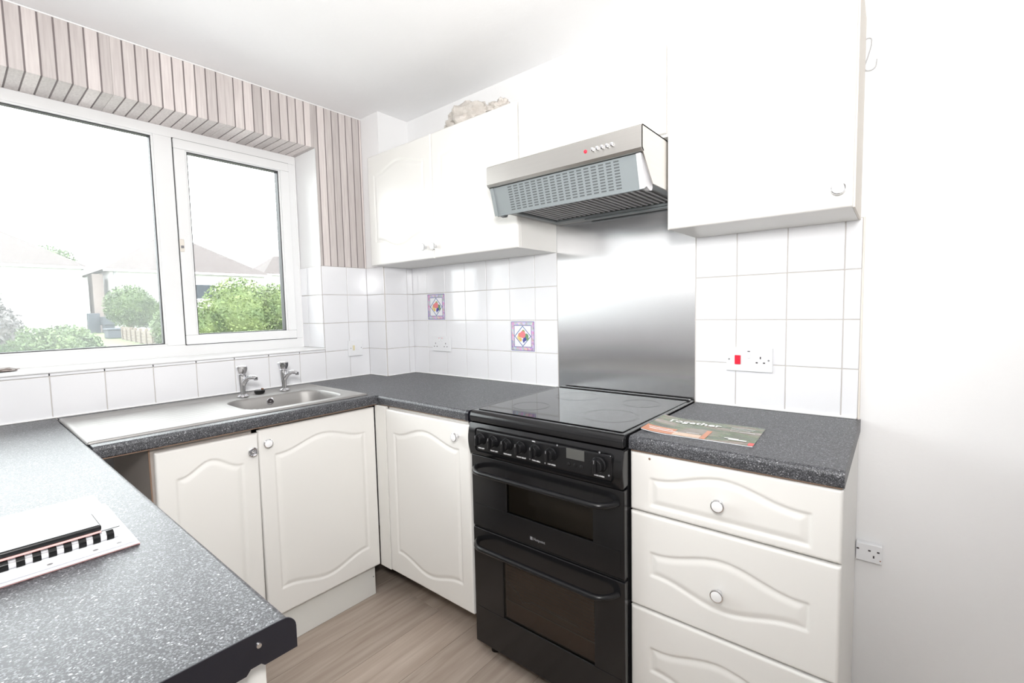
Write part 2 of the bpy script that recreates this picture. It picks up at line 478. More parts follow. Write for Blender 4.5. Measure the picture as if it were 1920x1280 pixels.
floor = struct(MB().box(-.05, RX, RY, .05, -.05, -.006).build('floor', 'grout'))
pw, plen = .1815, 1.22
cache = {}
ci = 0; x = 0.0
while x < RX - .001:
    x1 = min(x + pw, RX); off = (ci * .43) % 1.0 * plen
    y = RY - off
    while y < 0:
        a, b = max(y, RY), min(y + plen, 0)
        if b - a > .02:
            key = (round(x1 - x, 4), round(b - a, 4))
            if key not in cache:
                cache[key] = MB().box(0, x1 - x - .0012, 0, b - a - .0012, -.007, 0, .0008, 1).mesh('plank', 'plank')
            link('plank', cache[key], floor, (x, a, 0))
        y += plen
    x = x1; ci += 1
struct(MB().box(-.3, RX + .1, RY - .1, .1, H, H + .1).build('ceiling', 'ceiling'))
wall_back = struct(MB().box(-.3, RX + .1, 0, .12, 0, H).build('wall_back', 'paint'))
wl = MB()
wl.box(-.30, 0, JY, 0.0, 0, H); wl.box(-.30, 0, RY, WY0, 0, H)
wl.box(-.30, 0, WY0, JY, 0, ZS - .02); wl.box(-.30, 0, WY0, JY, ZL, H)
wall_left = struct(wl.build('wall_left', 'paint', smooth=False))
struct(MB().box(RX, RX + .1, RY, 0, 0, H).build('wall_right', 'paint'))
struct(MB().box(-.3, RX, RY - .1, RY, 0, H).build('wall_front', 'paint'))
wall_corner = struct(MB().box(0, XB, YB, 0, 0, H).build('wall_corner', 'paint'))

# ---- tiles: every tile an object of its own
TT = .006; GJ = .0028
tcache = {}
def tile(parent, plane, pos, a0, a1, z0, z1, mat='tile'):
    """plane: 'y' wall facing -Y at y=pos (a = x) ; 'x' wall facing +X at x=pos (a = y)"""
    wd, hg = a1 - a0 - GJ, z1 - z0 - GJ
    key = (plane, round(wd, 4), round(hg, 4), mat)
    if key not in tcache:
        b = MB()
        if plane == 'y': b.box(-wd / 2, wd / 2, -TT, 0, -hg / 2, hg / 2, .0018, 2)
        else: b.box(0, TT, -wd / 2, wd / 2, -hg / 2, hg / 2, .0018, 2)
        tcache[key] = b.mesh('tile', mat)
    ca, cz = (a0 + a1) / 2, (z0 + z1) / 2
    o = link('tile', tcache[key], parent, (ca, pos, cz) if plane == 'y' else (pos, ca, cz))
    o.rotation_euler = (random.uniform(-.003, .003), 0, random.uniform(-.003, .003))
    return o
rows = [(WZ + i * T, WZ + (i + 1) * T) for i in range(4)]
def grout(parent, x0, x1, y0, y1, z0, z1): MB().box(x0, x1, y0, y1, z0, z1).build('grout', 'grout', parent)
grout(wall_back, XB, 1.190, -.0038, 0, WZ - .03, rows[3][1])
grout(wall_back, 1.800, 2.293, -.0038, 0, WZ - .03, rows[3][1])
cols = [XB] + [.2952 + i * .1538 for i in range(6)] + [1.189]
for r, (z0, z1) in enumerate(rows):
    for c, (a, b) in enumerate(zip(cols[:-1], cols[1:])):
        fr = (c, r) in ((1, 2), (6 - 1, 1))
        o = tile(wall_back, 'y', -.0005, a, b, z0, z1, 'fruit' if fr else 'tile')
        if fr: plabel(o, 'patterned tile with a framed fruit diamond')
cols = [1.802, 1.9418, 2.0956, 2.2494, 2.2925]
for z0, z1 in rows:
    for a, b in zip(cols[:-1], cols[1:]): tile(wall_back, 'y', -.0005, a, b, z0, z1)
grout(wall_corner, 0, XB + .0038, YB - .0038, 0, WZ - .03, rows[3][1])
for z0, z1 in rows:
    tile(wall_corner, 'y', YB - .0005, .004, XB + .004, z0, z1)
    tile(wall_corner, 'x', XB + .0005, YB, YB + T, z0, z1); tile(wall_corner, 'x', XB + .0005, YB + T, -.006, z0, z1)
grout(wall_left, 0, .0038, JY, YB, WZ - .03, rows[3][1]); grout(wall_left, 0, .0038, RY, JY, WZ - .03, ZS - .021)
for z0, z1 in rows:
    for a, b in ((JY, -.332), (-.332, YB - .006)): tile(wall_left, 'x', .0005, a, b, z0, z1)
ys = [JY] + [-.6198 - k * .1538 for k in range(17)]
for a, b in zip(ys[1:], ys[:-1]):
    tile(wall_left, 'x', .0005, a, b, WZ, WZ + T); tile(wall_left, 'x', .0005, a, b, WZ + T, ZS - .009)
# reveal tiles on the right jamb (face -Y)
grout(wall_left, -.22, 0, JY - .0038, JY, ZS, rows[3][1])
for z0, z1 in ((ZS, rows[1][1]), rows[2], rows[3]):
    tile(wall_left, 'y', JY - .0005, -.150, .005, z0, z1); tile(wall_left, 'y', JY - .0005, -.219, -.150, z0, z1)
# silicone bead along the worktops
sb = MB()
sb.box(XB, 1.18, -.011, -.004, WZ, WZ + .006, .002); sb.box(XB + .004, XB + .011, YB, -.004, WZ, WZ + .006, .002)
sb.box(0, XB + .006, YB - .012, YB - .005, WZ, WZ + .006, .002); sb.box(.004, .011, -2.1, YB, WZ, WZ + .006, .002)
sb.box(1.806, 2.29, -.012, -.004, WZ, WZ + .007, .002)
struct(sb.build('trim_1', 'seal'))
# vertical cream trim closing the tiles on the right
struct(MB().box(2.2925, 2.297, -.008, 0, WZ - .03, rows[3][1], .001).build('trim_2', 'trimcream'))

# ---- wallpaper printed as timber slats, given relief, above the tiles and around the lintel
seams = [-.10 - .3985 * k for k in range(7)]
edges = []
for k in range(6):
    a, b = seams[k], seams[k + 1]
    w_ = [.035] + [(.3985 - .070) / 8] * 8 + [.035]; y = a
    for q, ww in enumerate(w_):
        edges.append((y - ww, y, q == 0 or False, q == 9)); y -= ww
MB().box(0, .0012, JY, YB, rows[3][1], H).build('slat_backing', 'slatgap', wall_left)
MB().box(0, .0012, WY0, JY, ZL, H).build('slat_backing', 'slatgap', wall_left)
MB().box(-.22, .0, WY0, JY, ZL - .0012, ZL).build('slat_backing', 'slatgap', wall_left)
for (a, b, s0, s9) in edges:
    b = min(b, YB - .001)
    if b - a < .006 or a < WY0: continue
    g0 = .0004 if s9 else .0044; g1 = .0004 if s0 else .0044      # dark joint on both sides, none at the sheet seam
    a2, b2 = a + g0, b - g1 * .2
    if a < YB - .001:
        bm = MB(); th = .0035
        if b <= JY + .012:
            bm.box(0, th, a2, b2, ZL - th, H - .004, .0008, 1); bm.box(-.22, 0.0005, a2, b2, ZL - th, ZL, .0006, 1)
        elif a < JY:
            bm.box(0, th, a2, JY, ZL - th, H - .004, .0008, 1); bm.box(0, th, JY, b2, rows[3][1] + .001, H - .004, .0008, 1)
            bm.box(-.22, 0.0005, a2, JY, ZL - th, ZL, .0006, 1)
        else:
            bm.box(0, th, a2, b2, rows[3][1] + .001, H - .004, .0008, 1)
        bm.build('slat', 'slat', wall_left, smooth=False)
MB().box(0, .006, WY0, YB, H - .006, H - .0005, .002).build('ceiling_bead', 'seal', wall_left)

# ------------------------------------------------------------------ window
win = struct(thing('window_1', 'white plastic window with a wide fixed pane and a side hung sash', 'window', (-.22, -1.2, ZS)))
del win['category']
FX0, FX1 = -.285, -.22
f = MB()
f.box(FX0, FX1, WY0, JY - .001, ZL - .047, ZL - .001, .003); f.box(FX0, FX1, WY0, JY - .001, ZS - .02, 1.137, .003)
f.box(FX0, FX1, JY - .043, JY - .001, 1.137, ZL - .047, .002); f.box(FX0, FX1, WY0, WY0 + .045, 1.137, ZL - .047, .002)
f.build('frame', 'upvc', win)
MB().box(FX0, FX1 + .001, -1.123, -1.053, 1.137, ZL - .047, .002).build('mullion', 'upvc', win)
def ring(name, x0, x1, ya, yb, za, zb, wd, mat, bev=.002):
    b = MB()
    b.box(x0, x1, ya, yb, zb - wd, zb, bev); b.box(x0, x1, ya, yb, za, za + wd, bev)
    b.box(x0, x1, ya, ya + wd, za + wd, zb - wd, bev * .6); b.box(x0, x1, yb - wd, yb, za + wd, zb - wd, bev * .6)
    return b.build(name, mat, win)
ring('sash_gap_shade', -.2235, -.2192, -1.053, -.5195, 1.134, 2.093, .004, 'gasket', 0)  # dark ring standing in for the shadow line around the sash
sash = ring('sash', -.272, -.209, -1.050, -.5225, 1.137, 2.090, .045, 'upvc', .004)
# glazing beads: a small step inside the sash and the fixed light
ring('glazing_bead', -.262, -.217, -1.007, -.5655, 1.172, 2.051, .010, 'upvc', .003)
ring('gasket', -.258, -.222, -.999, -.5735, 1.180, 2.043, .006, 'gasket', 0)
ring('glazing_bead', -.262, -.224, WY0 + .04, -1.121, 1.135, 2.093, .010, 'upvc', .003)
ring('gasket', -.258, -.229, WY0 + .05, -1.129, 1.143, 2.085, .006, 'gasket', 0)
plabel(MB().box(-.252, -.248, WY0 + .055, -1.133, 1.147, 2.081).build('pane', 'glass_hazy', win), 'wide hazy glass pane')
MB().box(-.252, -.248, -.996, -.577, 1.183, 2.040).build('pane', 'glass', win)
hd = MB().box(-.211, -.203, -1.052, -1.034, 1.572, 1.630, .003).build('handle_base', 'trimcream', win)
MB().box(-.204, -.196, -1.049, -1.038, 1.588, 1.600, .002).build('lock_button', 'printg', win)
sill = MB().box(-.222, .004, WY0, JY - .001, ZS - .008, ZS, .003)
sill.box(-.004, .011, WY0, JY + .0, ZS - .010, ZS, .004)
struct(sill.build('trim_3', 'upvc'))
# sealant line at the jamb
struct(MB().box(-.224, -.216, JY - .009, JY - .003, ZS, ZL - .004, .002).build('trim_4', 'seal'))

# ------------------------------------------------------------------ worktops
def front_profile(d0, d1, z0, z1, r=.013, sgn=1):
    """2D outline (depth, z): back at d0, rounded front at d1"""
    s = 1 if d1 > d0 else -1
    pts = [(d0, z0), (d0, z1)]
    for k in range(7):
        a = k / 6 * PI / 2
        pts.append((d1 - s * r + s * r * math.sin(a), z1 - r + r * math.cos(a)))
    r2 = .006
    for k in range(4):
        a = k / 3 * PI / 2
        pts.append((d1 - s * r2 + s * r2 * math.cos(a), z0 + r2 - r2 * math.sin(a)))
    return pts
WB = .872
wt1 = thing('worktop', 'charcoal speckled worktop holding the steel sink under the window', 'worktop', (.3, -.9, WB))
b = MB()
b.poly(front_profile(.600, .642, WB, WZ), 'y', -1.531, -.602)
b.box(.004, .600, -1.531, -1.085, WB, WZ); b.box(.004, .600, -.655, YB - .005, WB, WZ); b.box(.004, .21, -1.085, -.655, WB, WZ)
b.box(XB + .005, .642, YB - .005, -.001, WB, WZ); b.box(.600, .642, -.602, YB - .005, WB, WZ)
b.build('top', 'lam', wt1)
MB().box(.601, .636, -1.528, -.602, WB - .003, WB).build('underside', 'chip', wt1)
wt2 = thing('worktop', 'charcoal speckled worktop in the corner left of the black cooker', 'worktop', (.9, -.3, WB))
MB().poly(front_profile(-.001, -.600, WB, WZ), 'x', .6425, 1.1815).build('top', 'lam', wt2)
plabel(MB().poly(front_profile(-.001, -.602, WB - .001, WZ + .0015), 'x', 1.1818, 1.1975, .001).build('edge_strip', 'strip', wt2), 'black end strip')
MB().box(.66, 1.18, -.594, -.583, WB - .003, WB).build('underside', 'chip', wt2)
wt3 = thing('worktop', 'charcoal speckled peninsula worktop with a black end strip in the foreground', 'worktop', (1, -1.85, WB))
MB().poly(front_profile(-2.14, -1.533, WB, WZ, .010), 'x', .004, 1.8195).build('top', 'lam', wt3)
pts = [(-2.14, WZ + .001), (-1.548, WZ + .001)]
for k in range(1, 7):
    a = k / 6 * PI / 2; pts.append((-1.543 + .016 * math.sin(a), WZ + .001 - .016 + .016 * math.cos(a)))
pts += [(-1.527, .868), (-1.565, .868), (-1.569, .872), (-1.580, .872), (-1.585, .8665), (-2.14, .8665)]
plabel(MB().poly(pts, 'x', 1.8196, 1.8225, .0006).build('edge_strip', 'strip', wt3), 'black end strip')
MB().lathe([(.0, .0032), (.0028, .003), (.0034, .0015), (.0036, 0)], (1.8222, -1.571, .896), 'x', 14).build('screw', 'chrome', wt3)
wt4 = thing('worktop', 'charcoal speckled worktop on the drawer unit right of the cooker', 'worktop', (2.05, -.3, WB))
MB().poly(front_profile(-.001, -.578, WB, WZ), 'x', 1.8055, 2.300).build('top', 'lam', wt4)
MB().box(1.81, 2.296, -.572, -.02, WB - .003, WB).build('underside', 'chip', wt4)

# ------------------------------------------------------------------ moulded doors
def panel_mesh(name, wd, hg, th, sm_, st, at, sb_, ab, sidem=.052, step=.0036, mat='door', arch=None):
    """Door slab, front towards -Y, x 0..wd, z 0..hg, back at y=0. Routed panel outline: shoulders st below the top,
    peak at st-at below the top; sb_/ab the same at the bottom (ab=0 straight)."""
    nx = int(wd / step) + 1; nz = int(hg / step) + 1
    X, Z = np.meshgrid(np.linspace(0, wd, nx), np.linspace(0, hg, nz))
    xs = np.linspace(sidem, wd - sidem, 61); c = wd / 2; hw = (wd - 2 * sidem) / 2
    u = np.clip(np.abs(xs - c) / (hw * .92), 0, 1); bell = .5 + .5 * np.cos(PI * u)
    top = hg - st + at * bell; bot = sb_ - ab * bell
    P_ = np.concatenate([np.stack([xs, top], 1), np.stack([xs, bot], 1)[::-1]])
    Q_ = np.roll(P_, -1, 0)
    pt = np.stack([X.ravel(), Z.ravel()], 1)
    D = np.full(len(pt), 9.)
    for a, b in zip(P_, Q_):
        ab_ = b - a; L = (ab_ ** 2).sum()
        if L < 1e-12: continue
        t = np.clip(((pt - a) @ ab_) / L, 0, 1)
        D = np.minimum(D, np.sqrt(((pt - a - t[:, None] * ab_) ** 2).sum(1)))
    tx = np.interp(pt[:, 0], xs, top); bx = np.interp(pt[:, 0], xs, bot)
    ins = (pt[:, 0] > sidem) & (pt[:, 0] < wd - sidem) & (pt[:, 1] < tx) & (pt[:, 1] > bx)
    d = np.where(ins, D, -D)
    dep = .0042
    prof = np.interp(d, [-.0015, .0035, .0065, .020], [0, 1, 1, 0])
    prof = np.where(d > .0065, (1 - np.clip((d - .0065) / .0145, 0, 1)) ** 1.2, prof)
    y = -th + dep * prof
    e = np.minimum.reduce([pt[:, 0], wd - pt[:, 0], pt[:, 1], hg - pt[:, 1]])
    r = .006
    y += np.where(e < r, r - np.sqrt(np.maximum(r * r - (r - e) ** 2, 0)), 0) * .8
    V = np.stack([pt[:, 0], y, pt[:, 1]], 1)
    idx = np.arange(nx * nz).reshape(nz, nx)
    F = np.stack([idx[:-1, :-1], idx[:-1, 1:], idx[1:, 1:], idx[1:, :-1]], -1).reshape(-1, 4)
    border = np.concatenate([idx[0, :], idx[1:, -1], idx[-1, -2::-1], idx[-2:0:-1, 0]])
    nb = len(border); base = len(V)
    VB = V[border].copy(); VB[:, 1] = 0
    V = np.concatenate([V, VB])
    k = np.arange(nb); k2 = (k + 1) % nb
    FS = np.stack([border[k2], border[k], base + k, base + k2], -1)
    FB = [list(range(base, base + nb))]
    me = bpy.data.meshes.new(name)
    me.from_pydata(V.tolist(), [], F.tolist() + FS.tolist() + FB)
    me.materials.append(M[mat]); me.polygons.foreach_set('use_smooth', [True] * len(me.polygons))
    me.set_sharp_from_angle(angle=math.radians(60)); me.update()
    return me

def place_door(me, parent, loc, facing='y', name='door', tilt=0):
    """facing 'y': front to -Y; facing 'x': front to +X, loc is the low-Y lower corner"""
    o = bpy.data.objects.new(name, me); COL.objects.link(o); o.parent = parent
    o.matrix_parent_inverse = Matrix.Translation(Vector(parent['_at'])).inverted()
    o.location = loc
    if facing == 'x': o.rotation_euler = (0, 0, PI / 2)
    if tilt: o.rotation_euler = (tilt, 0, o.rotation_euler.z) if facing != 'x' else (0, 0, PI / 2)
    if tilt and facing == 'x':
        o.rotation_euler = (Matrix.Rotation(tilt, 4, 'X') @ Matrix.Rotation(PI / 2, 4, 'Z')).to_euler()
    return o

def knob(parent, p, axis, R=.0165, face=True):
    """knob at p (on the door face), parts: base with ring, face"""
    prof = [(0, 0), (.0085, 0), (.0075, .004), (.006, .010), (.008, .0135), (R * .93, .0155), (R, .0185), (R * .97, .0225), (R * .84, .0238)]
    if face:
        k = MB().lathe(prof + [(0, .0232)], p, axis, 24).build('knob', 'chrome', parent)
        q = Vector(p) + (Vector((0, -.0235, 0)) if axis == 'y' else Vector((.0235, 0, 0)))
        c = MB().lathe([(R * .86, -.0008), (R * .86, 0), (R * .6, .0014), (0, .002)], q, axis, 24).build('knob_face', 'knobface', None)
        c.parent = k
    else:
        k = MB().lathe(prof + [(R * .72, .0225), (R * .70, .016), (.006, .0155), (.0055, .021), (.0035, .0215), (.003, .017), (0, .017)], p, axis, 24).build('knob', 'chrome', parent)
        plabel(k, 'open chrome knob that has lost its white face')
        q = Vector(p) + (Vector((0, -.0158, 0)) if axis == 'y' else Vector((.0158, 0, 0)))
        c = MB().lathe([(R * .70, 0), (.0056, .0004)], q, axis, 24).build('dark_recess', 'printg', None); c.parent = k
    return k

# --- sink base unit (doors face +X)
ZD0, ZD1 = .145, .857
u1 = thing('base_cabinet', 'white two door sink cabinet under the window with one knob face missing', 'cabinet', (.3, -1.0, 0))
c = MB()
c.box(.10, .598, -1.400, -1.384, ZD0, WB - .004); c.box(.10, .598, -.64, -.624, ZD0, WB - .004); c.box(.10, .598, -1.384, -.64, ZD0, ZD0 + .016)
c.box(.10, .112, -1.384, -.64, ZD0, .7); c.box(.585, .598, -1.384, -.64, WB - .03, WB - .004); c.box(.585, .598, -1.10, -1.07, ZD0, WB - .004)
c.build('carcass', 'greyboard', u1, smooth=False)
d2 = panel_mesh('door', .4825, .712, .018, 0, .099, .040, .097, .038)
dd = place_door(d2, u1, (.602, -1.084, ZD0), 'x'); knob(u1, (.620, -1.060, .808), 'x')
d1 = panel_mesh('door', .302, .705, .018, 0, .097, .040, .097, .038)
dd = place_door(d1, u1, (.603, -1.394, ZD0 + .001), 'x', tilt=-.008); knob(u1, (.620, -1.113, .790), 'x', face=False)
MB().box(.598, .602, -1.40, -1.396, ZD0, .86).build('edge_band', 'chip', u1)
pl = MB().box(.572, .588, -1.40, -.612, .001, .143, .001).build('plinth', 'plinthm', u1)
MB().lathe([(.003, .001), (.002, .0015), (0, .0015)], (.588, -.622, .085), 'x', 10).build('screw', 'printg', pl).location = (0, 0, 0)
for ch in pl.children: ch.matrix_parent_inverse = Matrix.Identity(4)

# --- corner unit left of the cooker (door faces -Y)
u2_ = thing('base_cabinet', 'white single door corner cabinet just left of the black cooker', 'cabinet', (.95, -.3, 0))
c = MB()
c.box(.698, 1.176, -.580, -.03, ZD0 + .004, WB - .004)
c.build('carcass', 'carcass', u2_, smooth=False)
MB().box(.6205, .694, -.600, -.582, ZD0 - .002, WB - .004, .001).build('corner_post', 'carcass', u2_)
d3 = panel_mesh('door', .498, .712, .018, 0, .097, .040, .096, .040)
place_door(d3, u2_, (.698, -.582, ZD0), 'y'); knob(u2_, (1.139, -.600, .810), 'y')
lg = MB().lathe([(.025, 0), (.025, .01), (.014, .02), (.014, ZD0 + .003)], (.76, -.30, 0.001)).build('leg', 'blackmatt', u2_)
for q in ((1.12, -.30), (.76, -.08), (1.12, -.08)):
    l2 = lg.copy(); COL.objects.link(l2); l2.location = Vector((q[0] - .76, q[1] + .30, 0))

# --- drawer unit right of the cooker
u3_ = thing('drawer_unit', 'white three drawer unit with chrome knobs right of the cooker', 'drawer unit', (2.05, -.3, 0))
c = MB(); c.box(1.812, 2.279, -.548, -.012, .10, WB - .004); c.build('carcass', 'carcass', u3_, smooth=False)
MB().box(2.280, 2.2965, -.550, -.004, .001, WB - .004, .001).build('end_panel', 'carcass', u3_)
MB().box(1.812, 2.279, -.50, -.484, .001, .098, .001).build('plinth', 'plinthm', u3_)
for (z0, z1, st, at, sb_, ab, kz) in ((.700, .866, .066, .037, .022, 0, .774), (.421, .694, .105, .037, .100, .034, .542), (.140, .415, .105, .037, .100, .034, .268)):
    me = panel_mesh('drawer_front', .492, z1 - z0, .018, 0, st, at, sb_, ab, .058)
    dr = place_door(me, u3_, (1.806, -.552, z0), 'y', 'drawer_front'); knob(u3_, (2.046, -.570, kz), 'y')
MB().lathe([(.0035, .0003), (.002, .0008), (0, .0008)], (1.863, -.570, .8535), 'y', 8).build('chip_mark', 'chip', u3_)

# --- peninsula base unit
u4_ = thing('base_cabinet', 'white cabinet carcass carrying the foreground peninsula worktop', 'cabinet', (1.2, -1.85, 0))
c = MB(); c.box(.70, 1.782, -2.12, -1.575, .10, WB - .001); c.build('carcass', 'carcass', u4_, smooth=False)
MB().box(1.783, 1.801, -2.12, -1.556, .001, WB - .001, .001).build('end_panel', 'carcass', u4_)
MB().box(.72, 1.782, -2.12, -1.62, .001, .098).build('plinth', 'plinthm', u4_)
MB().lathe([(.004, .0003), (.002, .001), (0, .001)], (1.801, -1.600, .835), 'x', 8).build('chip_mark', 'chip', u4_)

# --- wall cabinets
WC0, WC1 = 1.520, 2.095
def wall_cab(label, x0, x1, z0, z1, doors, at):
    t = thing('wall_cabinet', label, 'cabinet', at)
    c = MB(); c.box(x0, x1, -.262, -.007, z0, z1, .0006, 1); c.build('carcass', 'carcass', t, smooth=False)
    for (a, b, za, zb, dm, kn) in doors:
        place_door(dm, t, (a, -.264, za), 'y')
        if kn: knob(t, (kn[0], -.281, kn[1]), 'y')
    return t
dw1 = panel_mesh('door', .508, WC1 - WC0 - .001, .017, 0, .103, .042, .122, .044, .052)
dw2 = panel_mesh('door', .502, WC1 - WC0 - .001, .017, 0, .103, .042, .122, .044, .056)
wall_cab('white double door wall cabinet left of the cooker hood', XB + .009, 1.190, WC0, WC1,
         [(XB + .004, .676, WC0, WC1, dw1, (.623, 1.576)), (.681, 1.19, WC0, WC1, dw1, (.694, 1.574))], (.68, -.13, WC0))
dw3 = panel_mesh('door', .482, WC1 - WC0 + .004, .017, 0, .103, .042, .118, .046, .073)
wc3 = wall_cab('white single door wall cabinet right of the cooker hood', 1.803, 2.280, WC0 - .004, WC1,
         [(1.800, 2.28, WC0 - .005, WC1, dw3, (2.252, 1.562))], (2.04, -.13, WC0))
MB().box(2.2805, 2.286, -.262, -.007, WC0 - .004, WC1, .0008).build('edge_panel', 'trimcream', wc3)
dw4 = panel_mesh('door', .594, .272, .017, 0, .095, .035, .06, .0, .055)
wall_cab('white bridging cabinet directly above the cooker hood', 1.198, 1.797, 1.812, WC1,
         [(1.199, 1.79, 1.820, WC1, dw4, None)], (1.5, -.13, 1.812))

# ------------------------------------------------------------------ steel splashback
sp = MB().box(1.191, 1.800, -.0045, -.001, .905, 1.70, .0004, 1).build('splashback', 'splash', smooth=False)
uvbox(sp); tag(sp, 'brushed steel splashback sheet behind the cooker', 'splashback')

# ------------------------------------------------------------------ cooker hood
hood = thing('cooker_hood', 'brushed steel cooker hood with red light and row of buttons', 'cooker hood', (1.5, -.2, 1.64))
HX0, HX1 = 1.197, 1.798
sh = MB()
side = [(-.006, 1.640), (-.006, 1.795), (-.462, 1.795), (-.470, 1.789), (-.470, 1.728), (-.462, 1.721), (-.388, 1.640)]
sh.poly(side, 'x', HX0, HX0 + .004); sh.poly(side, 'x', HX1 - .004, HX1)
sh.box(HX0, HX1, -.464, -.006, 1.791, 1.795)
sh.poly([(-.462, 1.795), (-.4705, 1.789), (-.4705, 1.728), (-.464, 1.7195), (-.455, 1.7195), (-.455, 1.724), (-.463, 1.731), (-.463, 1.786)], 'x', HX0, HX1)
sh.box(HX0, HX1, -.012, -.006, 1.640, 1.795)
o = sh.build('shell', 'hoodsteel', hood, smooth=False); uvbox(o)
und = MB(); und.box(HX0 + .005, HX1 - .005, -.375, -.012, 1.652, 1.658)
und.build('underside', 'filterund', hood)
for k in range(23):
    xx = HX0 + .045 + k * .0222
    MB().box(xx, xx + .0065, -.345, -.075, 1.6465, 1.652, .0015, 1).build('rib', 'hoodgap', hood)
rim = MB(); rim.box(HX0 + .004, HX1 - .004, -.062, -.008, 1.640, 1.650, .002); rim.box(HX0 + .004, HX0 + .032, -.37, -.06, 1.6405, 1.650, .002)
rim.box(HX1 - .032, HX1 - .004, -.37, -.06, 1.6405, 1.650, .002)
rim.build('rim', 'filter', hood)
MB().box(1.36, 1.72, -.050, -.020, 1.634, 1.640, .002).build('light_cover', 'filter', hood)
# pivoting grille: slanted plate with slots
g0 = Vector((0, -.452, 1.718)); g1 = Vector((0, -.425, 1.622)); gd = (g1 - g0); gn = Vector((0, gd.z, -gd.y)).normalized()
if gn.y > 0: gn = -gn
pts = [g0, g1, g1 - gn * .004, g0 - gn * .004]
gr = MB().poly([(p.y, p.z) for p in pts], 'x', HX0 + .012, HX1 - .012).build('grille', 'filter', hood, smooth=False)
sl = MB()
for i in range(17):
    for j in range(10):
        xa = 1.279 + i * .0262; t0 = .06 + j * .088
        a_ = g0 + gd * t0 + gn * .0004; b_ = g0 + gd * (t0 + .042) + gn * .0004
        sl.poly([(a_.y, a_.z), (b_.y, b_.z), (b_.y + .0012, b_.z), (a_.y + .0012, a_.z)], 'x', xa, xa + .0175)
s_ = sl.build('grille_slots', 'filterhole', gr, smooth=False); s_['kind'] = 'stuff'; s_.matrix_parent_inverse = Matrix.Identity(4)
lip = MB().tube([g1 + Vector((HX0 + .012, 0, 0)), g1 + Vector((HX1 - .012, 0, 0))], .0035, 8).build('grille_lip', 'filter', hood)
for (xa, xb, ml) in ((HX0 + .003, HX0 + .018, 'filter'), (HX1 - .024, HX1 - .008, 'lighttrim')):
    pts = [(-.458, 1.717), (-.440, 1.719)]
    pts += [(-.372, 1.648), (-.371, 1.632)] + [(-.388 + .017 * math.cos(a), 1.632 - .012 * math.sin(a)) for a in (PI * .25, PI * .5, PI * .75)] + [(-.415, 1.628), (-.432, 1.620)]
    MB().poly(pts, 'x', xa, xb, .0015).build('end_cap', ml, hood)
MB().poly([(-.445, 1.712), (-.380, 1.641), (-.374, 1.641), (-.439, 1.714)], 'x', HX1 - .008, HX1 - .001).build('seal_strip', 'hoodgap', hood)
MB().lathe([(.0058, 0), (.0055, .002), (.004, .0035), (0, .0038)], (1.614, -.4705, 1.7555), 'y', 14).build('indicator_light', 'red', hood)
for k in range(5):
    xx = 1.636 + k * .0165
    MB().box(xx, xx + .008, -.480, -.4705, 1.750, 1.761, .002).build('button', 'chrome', hood)

# ------------------------------------------------------------------ cooker
ck = thing('cooker', 'black freestanding electric double oven cooker with ceramic hob', 'cooker', (1.503, -.3, 0))
CX0, CX1 = 1.208, 1.802
FY = -.600
b = MB()
b.box(CX0, CX1, -.575, -.02, .06, .878)
b.build('body', 'blackmatt', ck, smooth=False)
for q, (fx, fy) in enumerate(((1.25, -.54), (1.76, -.54), (1.25, -.06), (1.76, -.06))):
    MB().lathe([(.018, 0), (.018, .012), (.009, .018), (.009, .062)], (fx, fy, .001), 'z', 14).build('foot', 'blackmatt', ck)
# hob frame and glass
hf = MB()
prof = [(-.012, .880), (-.012, .916), (-.590, .9155), (-.600, .911), (-.607, .897), (-.605, .880)]
hf.poly(prof, 'x', CX0 + .002, CX1 - .001, .002); hf.build('hob_frame', 'black', ck)
MB().box(CX0 + .018, CX1 - .016, -.575, -.050, .9155, .9185, .001).build('hob_glass', 'hob', ck)
MB().box(CX0 + .008, CX1 - .01, -.040, -.018, .914, .922, .003).build('rear_rail', 'black', ck)
def hobring(cx, cy, r, gap=True):
    n = 56; bm = MB()
    for rr in ((r, r - .002), (r * .985 - .004, r * .985 - .005)):
        A = [bm.bm.verts.new((cx + rr[0] * math.cos(2 * PI * k / n), cy + rr[0] * math.sin(2 * PI * k / n), .9187)) for k in range(n)]
        B = [bm.bm.verts.new((cx + rr[1] * math.cos(2 * PI * k / n), cy + rr[1] * math.sin(2 * PI * k / n), .9187)) for k in range(n)]
        for k in range(n):
            bm.bm.faces.new((A[k], A[(k + 1) % n], B[(k + 1) % n], B[k]))
    bm.build('cooking_zone', 'ring', ck, smooth=False)
hobring(1.665, -.415, .092); hobring(1.355, -.435, .070); hobring(1.400, -.185, .088); hobring(1.665, -.180, .070)
